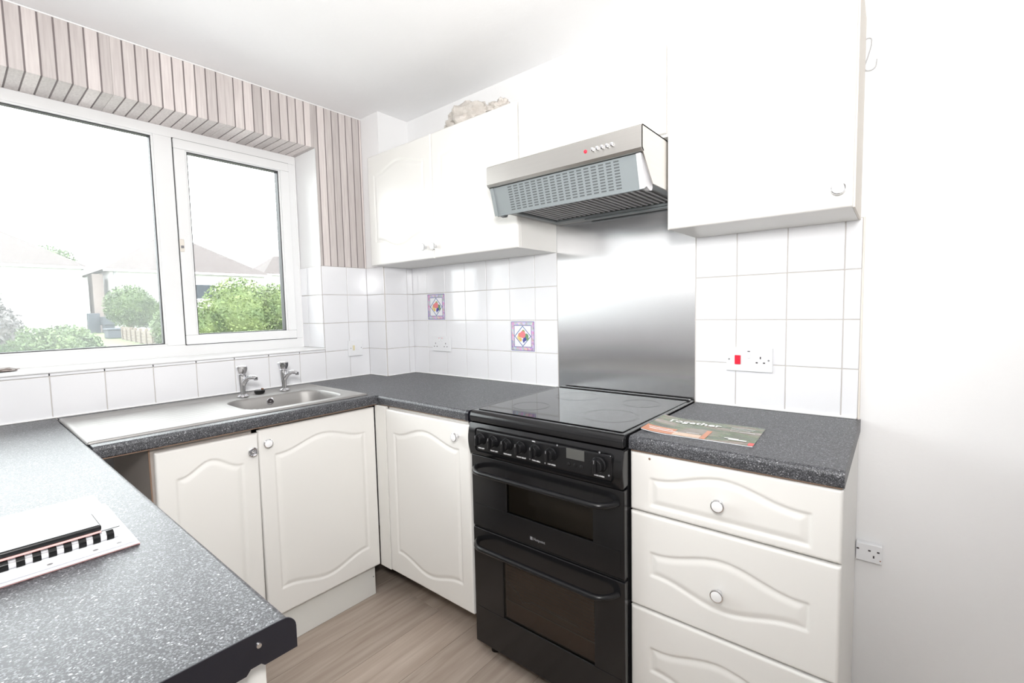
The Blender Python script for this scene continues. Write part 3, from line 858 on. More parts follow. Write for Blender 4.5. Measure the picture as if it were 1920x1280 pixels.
# control fascia: bulging panel with rounded ends
fa = MB()
fp = [(-.575, .766)]
for k in range(9):
    t = k / 8; fp.append((-.600 - .016 * math.sin(PI * (.12 + .80 * t)), .762 + .112 * t))
fp.append((-.575, .874))
fa.poly(fp, 'x', CX0 - .003, CX1 + .002, .006)
fa.build('control_panel', 'black', ck, angle=50)
def fascia_y(z):
    t = (z - .762) / .112; return -.600 - .016 * math.sin(PI * (.12 + .80 * t))
MB().box(1.245, 1.775, -.6185, -.606, .778, .862, .012, 3).build('panel_inset', 'blackmatt', ck)
PYF = -.6187
labs = ['REAR LEFT', 'FRONT LEFT', 'REAR RIGHT', 'FRONT RIGHT', 'TWIN GRILL', 'TOP OVEN', 'MAIN OVEN']
for k, xx in enumerate((1.276, 1.335, 1.394, 1.452, 1.511, 1.570, 1.734)):
    r = .0215 if k < 6 else .024
    kb = MB().lathe([(r * .9, 0), (r, .002), (r * .97, .006), (r * .86, .008), (r * .80, .020), (r * .72, .023), (0, .0235)], (xx, PYF, .826), 'y', 24)
    kb.box(xx - .0045, xx + .0045, PYF - .031, PYF - .018, .826 - r * .85, .826 + r * .85, .0025)
    kk = kb.build('knob', 'blackmatt', ck)
    mk = MB().box(xx - .0008, xx + .0008, PYF - .0315, PYF - .0308, .826 + r * .4, .826 + r * .8).build('pointer_mark', 'printg', kk); mk.matrix_parent_inverse = Matrix.Identity(4)
    text_mesh('lettering', labs[k], .0060, 'printw', ck, T_front(xx, PYF - .0004, .791), align='CENTER', bold=.0001)
text_mesh('lettering', 'GRILL', .0050, 'printw', ck, T_front(1.503, PYF - .0004, .853), align='CENTER', bold=.0001)
MB().box(1.624, 1.686, PYF - .001, PYF + .002, .8245, .8555, .0006, 1).build('clock_display', 'lcd', ck)
for xx in (1.633, 1.655, 1.677):
    MB().lathe([(.006, 0), (.006, .001), (.0045, .0018), (0, .002)], (xx, PYF, .8075), 'y', 16).build('clock_button', 'blackmatt', ck)
for (xx, zz) in ((1.487, .795), (1.546, .793), (1.765, .800), (1.592, .857), (1.736, .861)):
    MB().lathe([(.0028, 0), (.0026, .001), (0, .0016)], (xx, PYF, zz), 'y', 10).build('indicator_light', 'printg', ck)
# oven doors with window openings
def oven_door(z0, z1, wx0, wx1, wz0, wz1, lab):
    d = MB(); y0, y1 = FY, -.577
    d.box(CX0, wx0, y0, y1, z0, z1, .003); d.box(wx1, CX1, y0, y1, z0, z1, .003)
    d.box(wx0 - .004, wx1 + .004, y0, y1, wz1, z1, .003); d.box(wx0 - .004, wx1 + .004, y0, y1, z0, wz0, .003)
    dr = d.build('oven_door', 'black', ck)
    MB().box(CX0 + .012, CX1 - .012, FY - .0012, FY - .0002, z0 + .01, wz0 - .0, .0003, 1).build('door_skin', 'black', dr).matrix_parent_inverse = Matrix.Identity(4)
    pb = MB(); pb.bm.faces.new([pb.bm.verts.new(q) for q in ((wx0, FY + .004, wz0), (wx1, FY + .004, wz0), (wx1, FY + .004, wz1), (wx0, FY + .004, wz1))])
    p = pb.build('window_pane', 'ovenglass', dr); p.matrix_parent_inverse = Matrix.Identity(4)
    return dr
od1 = oven_door(.497, .757, 1.368, 1.700, .580, .690, '')
od2 = oven_door(.056, .489, 1.345, 1.702, .195, .410, '')
# visible oven cavities just behind the panes
M['cavity_low'] = simple('pale oven lining', (.62, .52, .46), .5, var=.2)
for (x0, x1, z0, z1, yb, mt_) in ((1.367, 1.701, .579, .691, -.5862, 'cavity'), (1.344, 1.703, .194, .411, -.5862, 'cavity_low')):
    cv = MB(); cv.box(x0, x1, yb, -.5752, z0, z1)
    o = cv.build('oven_cavity', mt_, ck, smooth=False)
rk = MB()
for k in range(13):
    zz = .395 - k * .0115
    rk.tube([(1.35, -.5885, zz + .003), (1.70, -.5885, zz)], .0008, 5)
rk.tube([(1.35, -.5885, .262), (1.70, -.5885, .258)], .0018, 6); rk.tube([(1.35, -.5885, .330), (1.40, -.5885, .300), (1.42, -.5885, .275), (1.46, -.5885, .290), (1.64, -.5885, .285)], .0015, 6)
rk.build('oven_rack', 'knobface', ck)['kind'] = 'stuff'
def handle(z):
    pts = []; y0 = FY + .002; yo = FY - .050
    for t in np.linspace(0, 1, 41):
        x_ = 1.232 + t * .548; e = min(t, 1 - t)
        yy = y0 + (yo - y0) * min(1, math.sin(min(e / .10, 1) * PI / 2) ** .7)
        pts.append((x_, yy, z))
    b = MB(); ring_ = []
    n = 10
    for i, p in enumerate(pts):
        p = Vector(p); q = Vector(pts[min(i + 1, 40)]) - Vector(pts[max(i - 1, 0)]); q.normalize(); s_ = Vector((-q.y, q.x, 0)) * -1
        ring_.append([b.bm.verts.new(p + s_ * (.010 * math.cos(2 * PI * k / n)) + Vector((0, 0, .009 * math.sin(2 * PI * k / n)))) for k in range(n)])
    fs = []
    for A, B in zip(ring_[:-1], ring_[1:]):
        for k in range(n): fs.append(b.bm.faces.new((A[k], A[(k + 1) % n], B[(k + 1) % n], B[k])))
    fs.append(b.bm.faces.new(ring_[0])); fs.append(b.bm.faces.new(ring_[-1])); bmesh.ops.recalc_face_normals(b.bm, faces=fs)
    o = b.build('handle', 'blackmatt', None); return o
for d_, z in ((od1, .716), (od2, .448)):
    h = handle(z); h.parent = d_
lg = MB().box(1.468, 1.478, FY - .0022, FY - .001, .518, .529, .0005, 1).build('emblem', 'printg', od1); lg.matrix_parent_inverse = Matrix.Identity(4)
tx = text_mesh('lettering', 'Hotpoint', .0125, 'printg', od1, T_front(1.481, FY - .0016, .5195), bold=.0001); tx.matrix_parent_inverse = Matrix.Identity(4)
MB().box(CX0 + .004, CX1 - .004, -.592, -.577, .4895, .4965).build('door_gap', 'dark', ck)

# ------------------------------------------------------------------ sink
sk = thing('sink', 'stainless steel inset sink with ribbed drainer under the window', 'sink', (.34, -1.07, WZ))
SX0, SX1, SY0, SY1 = .078, .594, -1.537, -.613
bx0, bx1, by0, by1 = .228, .528, -1.072, -.668       # bowl opening
ZT = WZ + .006
def sink_mesh():
    nx, ny = 105, 185
    xs = np.linspace(SX0, SX1, nx); ysn = np.linspace(SY0, SY1, ny)
    X, Y = np.meshgrid(xs, ysn)
    cx, cy_ = (bx0 + bx1) / 2, (by0 + by1) / 2; hx, hy = (bx1 - bx0) / 2, (by1 - by0) / 2; r = .085
    qx = np.abs(X - cx) - (hx - r); qy = np.abs(Y - cy_) - (hy - r)
    sd = np.sqrt(np.maximum(qx, 0) ** 2 + np.maximum(qy, 0) ** 2) + np.minimum(np.maximum(qx, qy), 0) - r   # <0 inside
    Z = np.full(X.shape, ZT)
    dd = np.clip(-sd, 0, None)
    depth = np.interp(dd, [0, .004, .010, .024, .034, .050, .2], [0, .003, .015, .115, .140, .150, .156])
    Z -= depth
    # outer raised rim
    e = np.minimum.reduce([X - SX0, SX1 - X, Y - SY0, SY1 - Y])
    Z += np.interp(e, [0, .004, .010, .016, .022], [-.006, .0005, .0015, .0005, -.0015])
    # drainer grooves running along Y
    gm = ((Y > SY0 + .055) & (Y < by0 - .03)).astype(float) * ((X > .155) & (X < .515)).astype(float)
    fade = np.clip(np.minimum(Y - (SY0 + .055), (by0 - .03) - Y) / .02, 0, 1)
    Z += gm * fade * (-.0022 + .0028 * np.abs(np.cos((X - .155) / .036 * PI)))
    # low step around the bowl
    Z -= np.interp(sd, [0, .012, .03, .04], [.0025, .0025, .0005, 0]) * (sd > 0)
    V = np.stack([X.ravel(), Y.ravel(), Z.ravel()], 1); idx = np.arange(nx * ny).reshape(ny, nx)
    F = np.stack([idx[:-1, :-1], idx[:-1, 1:], idx[1:, 1:], idx[1:, :-1]], -1).reshape(-1, 4)
    me = bpy.data.meshes.new('basin'); me.from_pydata(V.tolist(), [], F.tolist()); me.materials.append(M['steel'])
    me.polygons.foreach_set('use_smooth', [True] * len(me.polygons)); me.update(); return me
o = link('basin', sink_mesh(), sk)
so = o.modifiers.new('s', 'SOLIDIFY'); so.thickness = .0012; so.offset = -1
of = MB().lathe([(.0165, .001), (.0165, .0035), (.0125, .0045), (.0115, .002), (.0105, .0005), (.0105, -.0)], (bx0 + .0105, -.878, .888), 'x', 20).build('overflow_ring', 'chrome', sk)
ob = MB().lathe([(.0112, .0012), (0, .0012)], (bx0 + .0115, -.878, .888), 'x', 18).build('overflow_hole', 'hole', sk)
MB().lathe([(.0035, .003), (.003, .0045), (0, .005)], (bx0 + .0115, -.876, .887), 'x', 10).build('overflow_screw', 'chrome', sk)
MB().lathe([(.040, 0), (.040, .002), (.030, .001), (.028, -.001), (0, -.001)], ((bx0 + bx1) / 2, (by0 + by1) / 2, WZ + .006 - .1555), 'z', 24).build('waste_ring', 'chrome', sk)

def make_tap(label):
    t = thing('tap', label, 'tap', (0, 0, 0), 'chrome pillar taps at the sink')
    b = MB().lathe([(0, 0), (.022, 0), (.0225, .003), (.019, .007), (.011, .011)], (0, 0, 0), 'z', 8).build('base', 'chrome', t)
    body = MB()
    body.tube([(0, 0, .008), (0, 0, .035), (0, 0, .062), (0, 0, .084), (0, 0, .098)], [.0095, .0105, .0135, .0165, .0165], 16)
    body.tube([(.002, 0, .050), (.012, 0, .068), (.026, 0, .080), (.045, 0, .086), (.062, 0, .085), (.070, 0, .080)], [.010, .0115, .0105, .0092, .0085, .0085], 14)
    body.build('body', 'chrome', t)
    MB().lathe([(.0085, 0), (.0075, -.007), (0, -.007)], (.068, 0, .080), 'z', 14).build('outlet', 'printg', t)
    hd = MB(); n = 24; rings = []
    for (r, z) in ((.013, .098), (.017, .104), (.021, .114), (.0235, .124), (.023, .131), (.020, .134)):
        rings.append([hd.bm.verts.new(((r * (1 - .14 * (.5 + .5 * math.cos(6 * 2 * PI * k / n)) * (1 if z < .13 else 0))) * math.cos(2 * PI * k / n),
                                       (r * (1 - .14 * (.5 + .5 * math.cos(6 * 2 * PI * k / n)) * (1 if z < .13 else 0))) * math.sin(2 * PI * k / n), z)) for k in range(n)])
    fs = []
    for A, B in zip(rings[:-1], rings[1:]):
        for k in range(n): fs.append(hd.bm.faces.new((A[k], A[(k + 1) % n], B[(k + 1) % n], B[k])))
    fs.append(hd.bm.faces.new(rings[0])); fs.append(hd.bm.faces.new(rings[-1])); bmesh.ops.recalc_face_normals(hd.bm, faces=fs)
    h = hd.build('tap_head', 'chrome', t, angle=30)
    MB().lathe([(.019, .1342), (.016, .1355), (0, .136)], (0, 0, 0), 'z', 20).build('tap_cap', 'knobface', t)
    return t
tap1 = make_tap('chrome pillar tap on the drainer side of the sink')
tap1.location = (.182, -.965, ZT)
tap2 = tap1.copy(); COL.objects.link(tap2); tap2['label'] = 'chrome pillar tap nearer the room corner'
tap2.location = (.174, -.783, ZT); tap2.rotation_euler = (0, 0, .55)
for ch in list(tap1.children):
    c_ = ch.copy(); COL.objects.link(c_); c_.parent = tap2
tap1.rotation_euler = (0, 0, .50)
plug = thing('sink_plug', 'black rubber plug lying between the two taps', 'plug', (.155, -.885, ZT))
MB().lathe([(0, 0), (.018, 0), (.0215, .004), (.0225, .014), (.020, .016), (0, .016)], (.155, -.885, ZT), 'z', 20).build('stopper', 'blackmatt', plug)
MB().box(.145, .163, -.876, -.868, ZT + .0155, ZT + .022, .003).build('lug', 'rust', plug)

# ------------------------------------------------------------------ sockets and switches
def plate(parent, plane, a0, a1, z0, z1, th=.009, off=.0065):
    b = MB()
    if plane == 'y': b.box(a0, a1, -off - th, -off, z0, z1, .0022, 2)
    else: b.box(off, off + th, a0, a1, z0, z1, .0022, 2)
    return b.build('plate', 'socket', parent)
def pins(parent, cx, cz, y, inv=1, s=1):
    b = MB()
    b.box(cx - .002 * s, cx + .002 * s, y - .0003, y + .001, cz + inv * .007 - .004, cz + inv * .007 + .004)
    b.box(cx - .0145 * s, cx - .0080 * s, y - .0003, y + .001, cz - inv * .010 - .0022, cz - inv * .010 + .0022)
    b.box(cx + .0080 * s, cx + .0145 * s, y - .0003, y + .001, cz - inv * .010 - .0022, cz - inv * .010 + .0022)
    return b.build('pin_holes', 'hole', parent)
s1 = thing('cooker_switch_socket', 'white cooker control plate with red rocker switch and one socket', 'socket', (1.986, 0, 1.08))
plate(s1, 'y', 1.913, 2.059, 1.038, 1.121)
MB().box(1.941, 1.960, -.020, -.0150, 1.062, 1.094, .0015).build('rocker_switch', 'red', s1)
MB().box(1.981, 1.991, -.019, -.0150, 1.085, 1.110, .0015).build('rocker_switch', 'socket', s1)
MB().box(1.982, 1.990, -.0195, -.0185, 1.107, 1.110).build('switch_mark', 'hole', s1)
pins(s1, 2.022, 1.080, -.0156, 1, 1)
for xx in (1.922, 2.047): MB().lathe([(.0032, 0), (.003, .0006), (0, .0008)], (xx, -.0155, 1.079), 'y', 12).build('screw', 'printg', s1)
s2 = thing('wall_socket', 'white double socket on the tiles below the first fruit tile', 'socket', (.41, 0, 1.09))
plate(s2, 'y', .340, .487, 1.045, 1.129)
for xx in (.368, .450): pins(s2, xx, 1.082, -.0156, 1, 1)
for xx in (.401, .426): MB().box(xx - .005, xx + .005, -.019, -.0150, 1.098, 1.122, .0015).build('rocker_switch', 'socket', s2); MB().box(xx - .004, xx + .004, -.0196, -.0188, 1.118, 1.120).build('switch_mark', 'red', s2)
s3 = thing('fused_switch', 'small white switch plate with cream rocker on the window wall tiles', 'switch', (0, -.303, 1.07))
plate(s3, 'x', -.346, -.259, 1.028, 1.115, .012)
MB().box(.0185, .0225, -.322, -.311, 1.060, 1.088, .001).build('rocker_switch', 'cream', s3)
MB().box(.0185, .0205, -.300, -.282, 1.062, 1.074, .001).build('fuse_cover', 'socket', s3)
for yy in (-.334, -.268): MB().lathe([(.0026, .0005), (.002, .001), (0, .001)], (.0185, yy, 1.072), 'x', 10).build('screw', 'printg', s3)
s4 = thing('low_wall_socket', 'grubby white upside down socket strip low beside the drawer unit', 'socket', (2.33, 0, .5))
MB().box(2.2985, 2.363, -.022, -.0005, .474, .530, .002).build('plate', 'socket', s4)
pins(s4, 2.3425, .500, -.0223, -1, .95)
MB().box(2.300, 2.3065, -.0224, -.021, .508, .5125).build('pin_holes', 'hole', s4)
MB().lathe([(.002, 0), (0, .001)], (2.3585, -.022, .485), 'y', 8).build('screw', 'rust', s4)

# s hook on the wall beside the wall cabinet
hk = []
for k in range(12):
    a = PI * (1.0 - k / 11 * 1.0); hk.append((2.283 + .0075 + .0085 * math.cos(a) * 1.0, -.006, 2.030 + .008 * math.sin(a)))
hk += [(2.2985, -.006, 2.015), (2.291, -.006, 1.985), (2.284, -.006, 1.962)]
for k in range(10):
    a = PI * (1.05 + k / 9 * .9); hk.append((2.297 + .014 * math.cos(a), -.006, 1.958 + .013 * math.sin(a)))
hk.append((2.3125, -.006, 1.972))
tag(MB().tube(hk, .0016, 8).build('s_hook', 'hoodgap'), 'thin white wire hook on the wall right of the wall cabinet', 'hook')

# ------------------------------------------------------------------ things on the worktops
mg = thing('magazine', 'glossy dark magazine with white title and red corner by the cooker', 'magazine', (1.95, -.4, WZ))
def mag_z(u): return WZ + .0022 + .006 * max(0, (.25 - u) / .25) ** 2
mc = [Vector((1.809, -.506)), Vector((2.104, -.497)), Vector((2.094, -.293)), Vector((1.800, -.300))]
def mp2(u, v):
    p = mc[0].lerp(mc[1], u).lerp(mc[3].lerp(mc[2], u), v); return p
def mag_patch(name, u0, u1, v0, v1, mat, dz, parent, n=16, th=0):
    b = MB(); g = [[b.bm.verts.new((*mp2(u0 + (u1 - u0) * i / n, v0 + (v1 - v0) * j / 4), mag_z(u0 + (u1 - u0) * i / n) + dz)) for j in range(5)] for i in range(n + 1)]
    for i in range(n):
        for j in range(4): b.bm.faces.new((g[i][j], g[i + 1][j], g[i + 1][j + 1], g[i][j + 1]))
    if th:
        h = [[b.bm.verts.new(v.co - Vector((0, 0, th))) for v in row_] for row_ in g]
        for i in range(n):
            for j in range(4): b.bm.faces.new((h[i][j], h[i][j + 1], h[i + 1][j + 1], h[i + 1][j]))
            b.bm.faces.new((g[i][0], h[i][0], h[i + 1][0], g[i + 1][0])); b.bm.faces.new((g[i + 1][4], h[i + 1][4], h[i][4], g[i][4]))
        for j in range(4):
            b.bm.faces.new((g[0][j + 1], h[0][j + 1], h[0][j], g[0][j])); b.bm.faces.new((g[n][j], h[n][j], h[n][j + 1], g[n][j + 1]))
    return b.build(name, mat, parent)
mag_patch('pages', 0.002, .998, .003, .997, 'paper', -.0006, mg, th=.0016)
cv = mag_patch('cover', 0, 1, 0, 1, 'cover', 0, mg, th=.0003)
for (n_, a, b_, c_, d_, mt_) in (('print_band', .0, .30, .0, .30, 'orange'), ('print_band', .30, .55, .0, .16, 'peach'), ('print_band', .552, .60, .0, .45, 'orange'),
                                ('print_corner', .955, 1.0, .0, .13, 'redprint')):
    mag_patch(n_, a, b_, c_, d_, mt_, .0006, cv, 8).matrix_parent_inverse = Matrix.Identity(4)
for (a, b_, c_, d_) in ((.03, .27, .20, .225), (.05, .33, .13, .16), (.40, .52, .20, .215), (.72, .93, .80, .815), (.72, .92, .74, .755), (.73, .90, .68, .695), (.73, .95, .60, .62), (.78, .93, .15, .20), (.74, .86, .20, .235)):
    mag_patch('print_line', a, b_, c_, d_, 'printw', .0008, cv, 4).matrix_parent_inverse = Matrix.Identity(4)
ang = math.atan2(mc[1].y - mc[0].y, mc[1].x - mc[0].x)
tp = mp2(.09, .70)
text_mesh('lettering', 'Together', .042, 'printw', cv, Matrix.Translation((tp.x, tp.y, mag_z(.25) + .0012)) @ Matrix.Rotation(ang, 4, 'Z'), bold=.0008).matrix_parent_inverse = Matrix.Identity(4)

# document stack, comb bound notebook and phone on the peninsula
st_ = thing('document_folder', 'loose white papers under the comb bound notebook on the peninsula', 'papers', (1.34, -1.75, WZ))
for k, (x0, x1, y1, c_) in enumerate(((1.212, 1.450, -1.598, 'pink'), (1.214, 1.452, -1.600, 'paper'), (1.210, 1.446, -1.603, 'paper'), (1.216, 1.449, -1.601, 'paper'))):
    MB().box(x0, x1, -1.905, y1, WZ + .0005 + k * .0022, WZ + .0024 + k * .0022, .0004, 1).build('sheet', c_, st_)
for yy in (-1.622, -1.650, -1.700): MB().lathe([(.0035, 0), (0, .0003)], (1.441, yy, WZ + .0093), 'z', 12).build('punched_hole', 'printg', st_)
nb = thing('notebook', 'comb bound notebook with white printed pages under the phone', 'notebook', (1.30, -1.75, WZ + .0095))
NZ = WZ + .0096
pg = MB().box(1.186, 1.405, -1.905, -1.612, NZ, NZ + .0125, .0008, 1).build('pages', 'paper', nb)
pr = MB()
for k in range(7):
    pr.box(1.215 + k * .012, 1.2165 + k * .012, -1.80 + (k % 3) * .01, -1.742 - (k % 2) * .012, NZ + .01255, NZ + .0127)
pr.box(1.262, 1.264, -1.700, -1.672, NZ + .01255, NZ + .0127); pr.box(1.286, 1.287, -1.73, -1.69, NZ + .01255, NZ + .0127)
pr.build('print_lines', 'ink', nb, smooth=False)['kind'] = 'stuff'
MB().box(1.400, 1.4045, -1.905, -1.614, NZ + .0126, NZ + .0136).build('spine_edge', 'blackmatt', nb)
cmb = MB().tube([(1.412, -1.904, NZ + .004), (1.412, -1.618, NZ + .004)], .0042, 10).build('comb_spine', 'lighttrim', nb)
r0 = None
for k in range(17):
    yy = -1.628 - k * .0165
    if r0 is None:
        b = MB(); pts = [(1.402 + .0, -1.628, NZ + .0138)]
        pts = [(1.411 + .0078 * math.cos(a), -1.628, NZ + .006 + .0078 * math.sin(a)) for a in np.linspace(PI * .75, -PI * .35, 9)]
        A = []
        for p in pts:
            A.append((b.bm.verts.new((p[0], p[1] - .0045, p[2])), b.bm.verts.new((p[0], p[1] + .0045, p[2]))))
        for (a1, a2), (b1, b2) in zip(A[:-1], A[1:]): b.bm.faces.new((a1, a2, b2, b1))
        bmesh.ops.solidify(b.bm, geom=b.bm.faces[:], thickness=.0009)
        r0 = b.build('comb_ring', 'blackmatt', nb)
    else:
        r1 = r0.copy(); COL.objects.link(r1); r1.location = (0, yy + 1.628, 0)
ph = thing('phone', 'black phone in a pink lined case lying on the notebook', 'phone', (1.375, -1.70, NZ + .0135))
PZ = NZ + .0138
MB().box(1.340, 1.4135, -1.798, -1.6375, PZ, PZ + .0035, .0012).build('case_back', 'pink', ph)
MB().box(1.3395, 1.4140, -1.7985, -1.6370, PZ + .0034, PZ + .0125, .003, 3).build('case', 'blackmatt', ph)
MB().box(1.3425, 1.4110, -1.7955, -1.6400, PZ + .0120, PZ + .0129, .0003, 1).build('screen', 'screen', ph)

# clutter
def lumpy(name, c, r, mat, seed, label, cat, sub=3, amp=.35, flat=1.0):
    b = MB(); bmesh.ops.create_icosphere(b.bm, subdivisions=sub, radius=1)
    for v in b.bm.verts:
        n_ = noise.noise(v.co * 2.1 + Vector((seed, 0, 0))) * amp + noise.noise(v.co * 5 + Vector((0, seed, 0))) * amp * .6
        p = v.co * (1 + n_); v.co = Vector((c[0] + p.x * r[0], c[1] + p.y * r[1], max(c[2] + p.z * r[2], flat)))
    return b
b = lumpy('x', (.83, -.19, WC1 + .05), (.13, .055, .062), 'poly', 3, '', '', 4, .4, WC1 + .001)
o = b.build('crumpled_bag', 'poly', angle=50); tag(o, 'crumpled pale plastic bag on top of the left wall cabinet', 'bag')
b = lumpy('x', (1.045, -.20, WC1 + .028), (.060, .05, .035), 'poly', 9, '', '', 4, .5, WC1 + .001)
o = b.build('crumpled_cloth', 'poly', angle=50); tag(o, 'small beige crumpled cloth at the right end of the cabinet top', 'cloth')
sc_ = lumpy('x', (-.12, -1.655, ZS + .006), (.028, .045, .007), 'frame_dark', 5, '', '', 3, .5, ZS + .0005)
tag(sc_.build('crumpled_wrapper', 'frame_dark'), 'small brown crumpled wrapper at the left end of the window sill', 'wrapper')

# ------------------------------------------------------------------ outside
M['bounce_slab'] = simple('pale bounce slab', (.42, .41, .39), .8, var=.1)
pt_ = MB().box(-5.2, -.32, -9, 9, -.44, -.40, .004).build('bounce_slab', 'bounce_slab'); struct(pt_)  # unseen pale slab, added to bounce daylight up to the ceiling
GZ = .42
tag(MB().poly([(-5.2, -.7), (-5.2, -.40), (-11, GZ), (-80, GZ), (-80, -.7)], 'y', -30, 45).build('lawn', 'grass', smooth=False), 'bright green lawn sloping up behind the hedge', 'lawn')['kind'] = 'stuff'

def house(label, x0, x1, y0, y1, ze, zr, hip, mat='hwall', windows=()):
    t = thing('house', label, 'house', ((x0 + x1) / 2, (y0 + y1) / 2, GZ))
    MB().box(x0, x1, y0, y1, GZ - .3, ze).build('wall', mat, t, smooth=False)
    b = MB(); ov = .35
    X0, X1, Y0, Y1 = x0 - ov, x1 + ov, y0 - ov, y1 + ov; xm = (x0 + x1) / 2
    v = [b.bm.verts.new(p) for p in ((X0, Y0, ze), (X1, Y0, ze), (X1, Y1, ze), (X0, Y1, ze), (xm, Y0 + hip, zr), (xm, Y1 - hip, zr))]
    for f_ in ((0, 1, 4), (1, 2, 5, 4), (2, 3, 5), (3, 0, 4, 5), (3, 2, 1, 0)): b.bm.faces.new([v[i] for i in f_])
    bmesh.ops.recalc_face_normals(b.bm, faces=b.bm.faces[:])
    rf = b.build('roof', 'roof', t, smooth=False)
    MB().box(X1 - .06, X1 + .06, Y0, Y1, ze - .10, ze + .02).build('gutter', 'upvc', t)
    MB().box(x1, x1 + .09, y0 + .15, y0 + .25, GZ, ze - .1).build('drainpipe', 'printg', t)
    for (yc, zc, ww, hh) in windows:
        f_ = MB().box(x1 - .02, x1 + .05, yc - ww / 2, yc + ww / 2, zc - hh / 2, zc + hh / 2, .01).build('window', 'upvc', t)
        q = MB().box(x1 + .05, x1 + .06, yc - ww / 2 + .08, yc + ww / 2 - .08, zc - hh / 2 + .08, zc + hh / 2 - .08).build('pane', 'shed', f_)
        q.matrix_parent_inverse = Matrix.Identity(4)
    return t
house('white rendered house with brown roof seen left through the wide pane', -41, -34, -6.5, 3.5, 4.2, 6.9, 4.2, windows=((-3, 3.0, 1.6, 1.1),))
house('white house with hipped brown roof and drainpipe behind the window mullion', -42, -34, 4.75, 13.6, 4.15, 6.7, 3.6, windows=((9.6, 2.9, 1.5, 1.1),))
house('distant red roofed house at the right edge of the sash', -62, -55, 22.6, 31.0, 6.0, 8.6, 3.0)
o = MB().box(-35.8, -34.5, 4.0, 4.5, GZ - .1, 3.9).build('chimney_stack', 'hwall2'); tag(o, 'pinkish brick stack between the two white houses', 'chimney')
o = MB().box(-33.2, -32.8, 3.42, 3.95, GZ - .1, 1.55, .02).build('garden_gate', 'shed'); tag(o, 'dark grey gate beside the left white house', 'gate')
o = MB().box(-32.9, -32.0, 3.95, 4.5, GZ + .45, 1.35, .03)
o.box(-32.8, -32.1, 4.0, 4.45, GZ - .1, GZ + .45); tag(o.build('garden_shed', 'shed'), 'low slate grey shed between the houses', 'shed')
o = MB().box(-23.1, -22.3, 2.45, 2.92, GZ, GZ + .36, .05); o.box(-23.15, -22.25, 2.42, 2.95, GZ + .34, GZ + .42, .03)
tag(o.build('storage_box', 'shed'), 'dark lidded storage box on the lawn before the fence', 'box')
# timber fence: posts and boards, running towards the window
fn = thing('garden_fence', 'pale low timber fence behind the lawn under the round bush', 'fence', (-17, 2.35, GZ))
P0_, P1_ = Vector((-20.8, 2.63)), Vector((-12.2, 1.90)); NPST = 9
dv = (P1_ - P0_) / (NPST - 1); nn = Vector((-dv.y, dv.x)).normalized() * .03
for k in range(NPST):
    q = P0_ + dv * k
    MB().box(q.x - .05, q.x + .05, q.y - .045, q.y + .045, GZ - .02, GZ + .50, .01).build('post', 'fence', fn)
    if k < NPST - 1:
        a_, b_ = q + dv * .05, q + dv * .95
        for j2 in range(4):
            zz = GZ + .03 + j2 * .10
            MB().poly([tuple(a_), tuple(b_), tuple(b_ + nn), tuple(a_ + nn)], 'z', zz, zz + .085).build('board', 'fence', fn, smooth=False)

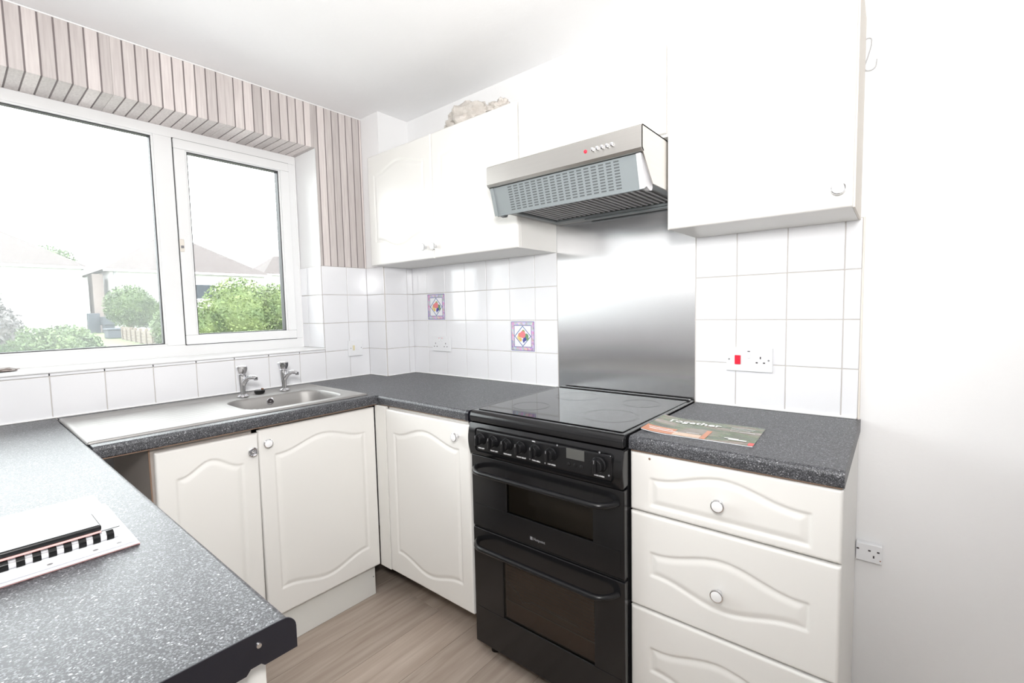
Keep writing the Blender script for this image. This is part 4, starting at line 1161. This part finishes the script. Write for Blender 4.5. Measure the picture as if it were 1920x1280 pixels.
def bush(label, blobs, n, leaf, mat, group=None, cat='bush', name='bush', trunk=None, seed=1):
    rng = np.random.default_rng(seed)
    t = thing(name, label, cat, (blobs[0][0], blobs[0][1], GZ), group)
    vol = np.array([b[3] * b[4] * b[5] for b in blobs]) ** .66; vol = vol / vol.sum()
    V = []; F = []
    for bi, bl in enumerate(blobs):
        k = int(n * vol[bi]); d = rng.normal(size=(k, 3)); d /= np.linalg.norm(d, axis=1)[:, None]
        rr = rng.uniform(.72, 1.06, k)[:, None]
        P0 = np.array(bl[:3]) + d * rr * np.array(bl[3:6])
        P0 = P0[P0[:, 2] > GZ - .3]
        k = len(P0)
        a = rng.normal(size=(k, 3)); a /= np.linalg.norm(a, axis=1)[:, None]
        b2 = np.cross(a, rng.normal(size=(k, 3))); b2 /= np.linalg.norm(b2, axis=1)[:, None]
        s = rng.uniform(.6, 1.3, k)[:, None] * leaf
        base = len(V) if not len(V) else sum(len(v) for v in V)
        q = np.stack([P0 - a * s, P0 - b2 * s * .5, P0 + a * s, P0 + b2 * s * .5], 1).reshape(-1, 3)
        off = sum(len(v) for v in V); V.append(q)
        F.append(np.arange(k * 4).reshape(-1, 4) + off)
    V = np.concatenate(V); F = np.concatenate(F)
    me = bpy.data.meshes.new('foliage'); me.from_pydata(V.tolist(), [], F.tolist()); me.materials.append(M[mat]); me.update()
    link('foliage', me, t)
    b = MB()
    for bl in blobs:
        b2 = bmesh.ops.create_icosphere(b.bm, subdivisions=2, radius=1)
        for v in b2['verts']:
            p = v.co * (.80 + .12 * noise.noise(v.co * 2)); v.co = Vector((bl[0] + p.x * bl[3], bl[1] + p.y * bl[4], bl[2] + p.z * bl[5]))
    b.build('inner_growth', mat, t)
    tb = trunk or (blobs[0][0], blobs[0][1])
    MB().tube([(tb[0], tb[1], GZ - .8), (tb[0], tb[1], blobs[0][2])], [.09, .04], 8).build('trunk', 'trunk', t)
    return t
bush('round clipped green bush in front of the drainpipe house', [(-24, 3.56, 1.75, .82, .90, .95), (-24, 4.2, 1.47, .68, .57, .68)], 9000, .05, 'leaf_b', seed=2)
bush('mid green shrub behind the window mullion', [(-24, 5.46, 1.38, .8, .80, 1.1)], 5000, .05, 'leaf_b', seed=12)
bush('big bright green bush filling the lower sash', [(-9, 2.45, 1.25, .75, .75, .82), (-9, 3.25, 1.35, .7, .55, .62), (-9, 1.85, 1.0, .5, .42, .45)], 16000, .032, 'leaf_a', seed=3)
bush('dark leafy shrub at the lower left of the sash', [(-10.5, 1.55, 1.0, .4, .38, .5)], 4000, .03, 'leaf_b', seed=5)
bush('low feathery green hedge in the left corner of the wide pane', [(-7, -1.15, .70, .45, .5, .48), (-7, -.65, .72, .45, .42, .46), (-7, -.42, .60, .4, .22, .40)], 16000, .028, 'leaf_b', name='hedge', cat='hedge', seed=4)
bush('purple leaved tree at the left edge of the window', [(-5.5, -1.62, 1.50, .35, .28, .38), (-5.5, -1.75, 1.95, .3, .30, .35), (-5.5, -1.45, 1.22, .3, .26, .22)], 3600, .03, 'leaf_c', name='tree', cat='tree', seed=6)
bush('grey green treetop rising behind the left roof', [(-52, 4.0, 6.0, 2.0, 1.8, 1.3)], 3000, .12, 'leaf_b', name='tree', cat='tree', seed=8)

# clean up helper property
for o in bpy.data.objects:
    if '_at' in o.keys(): del o['_at']
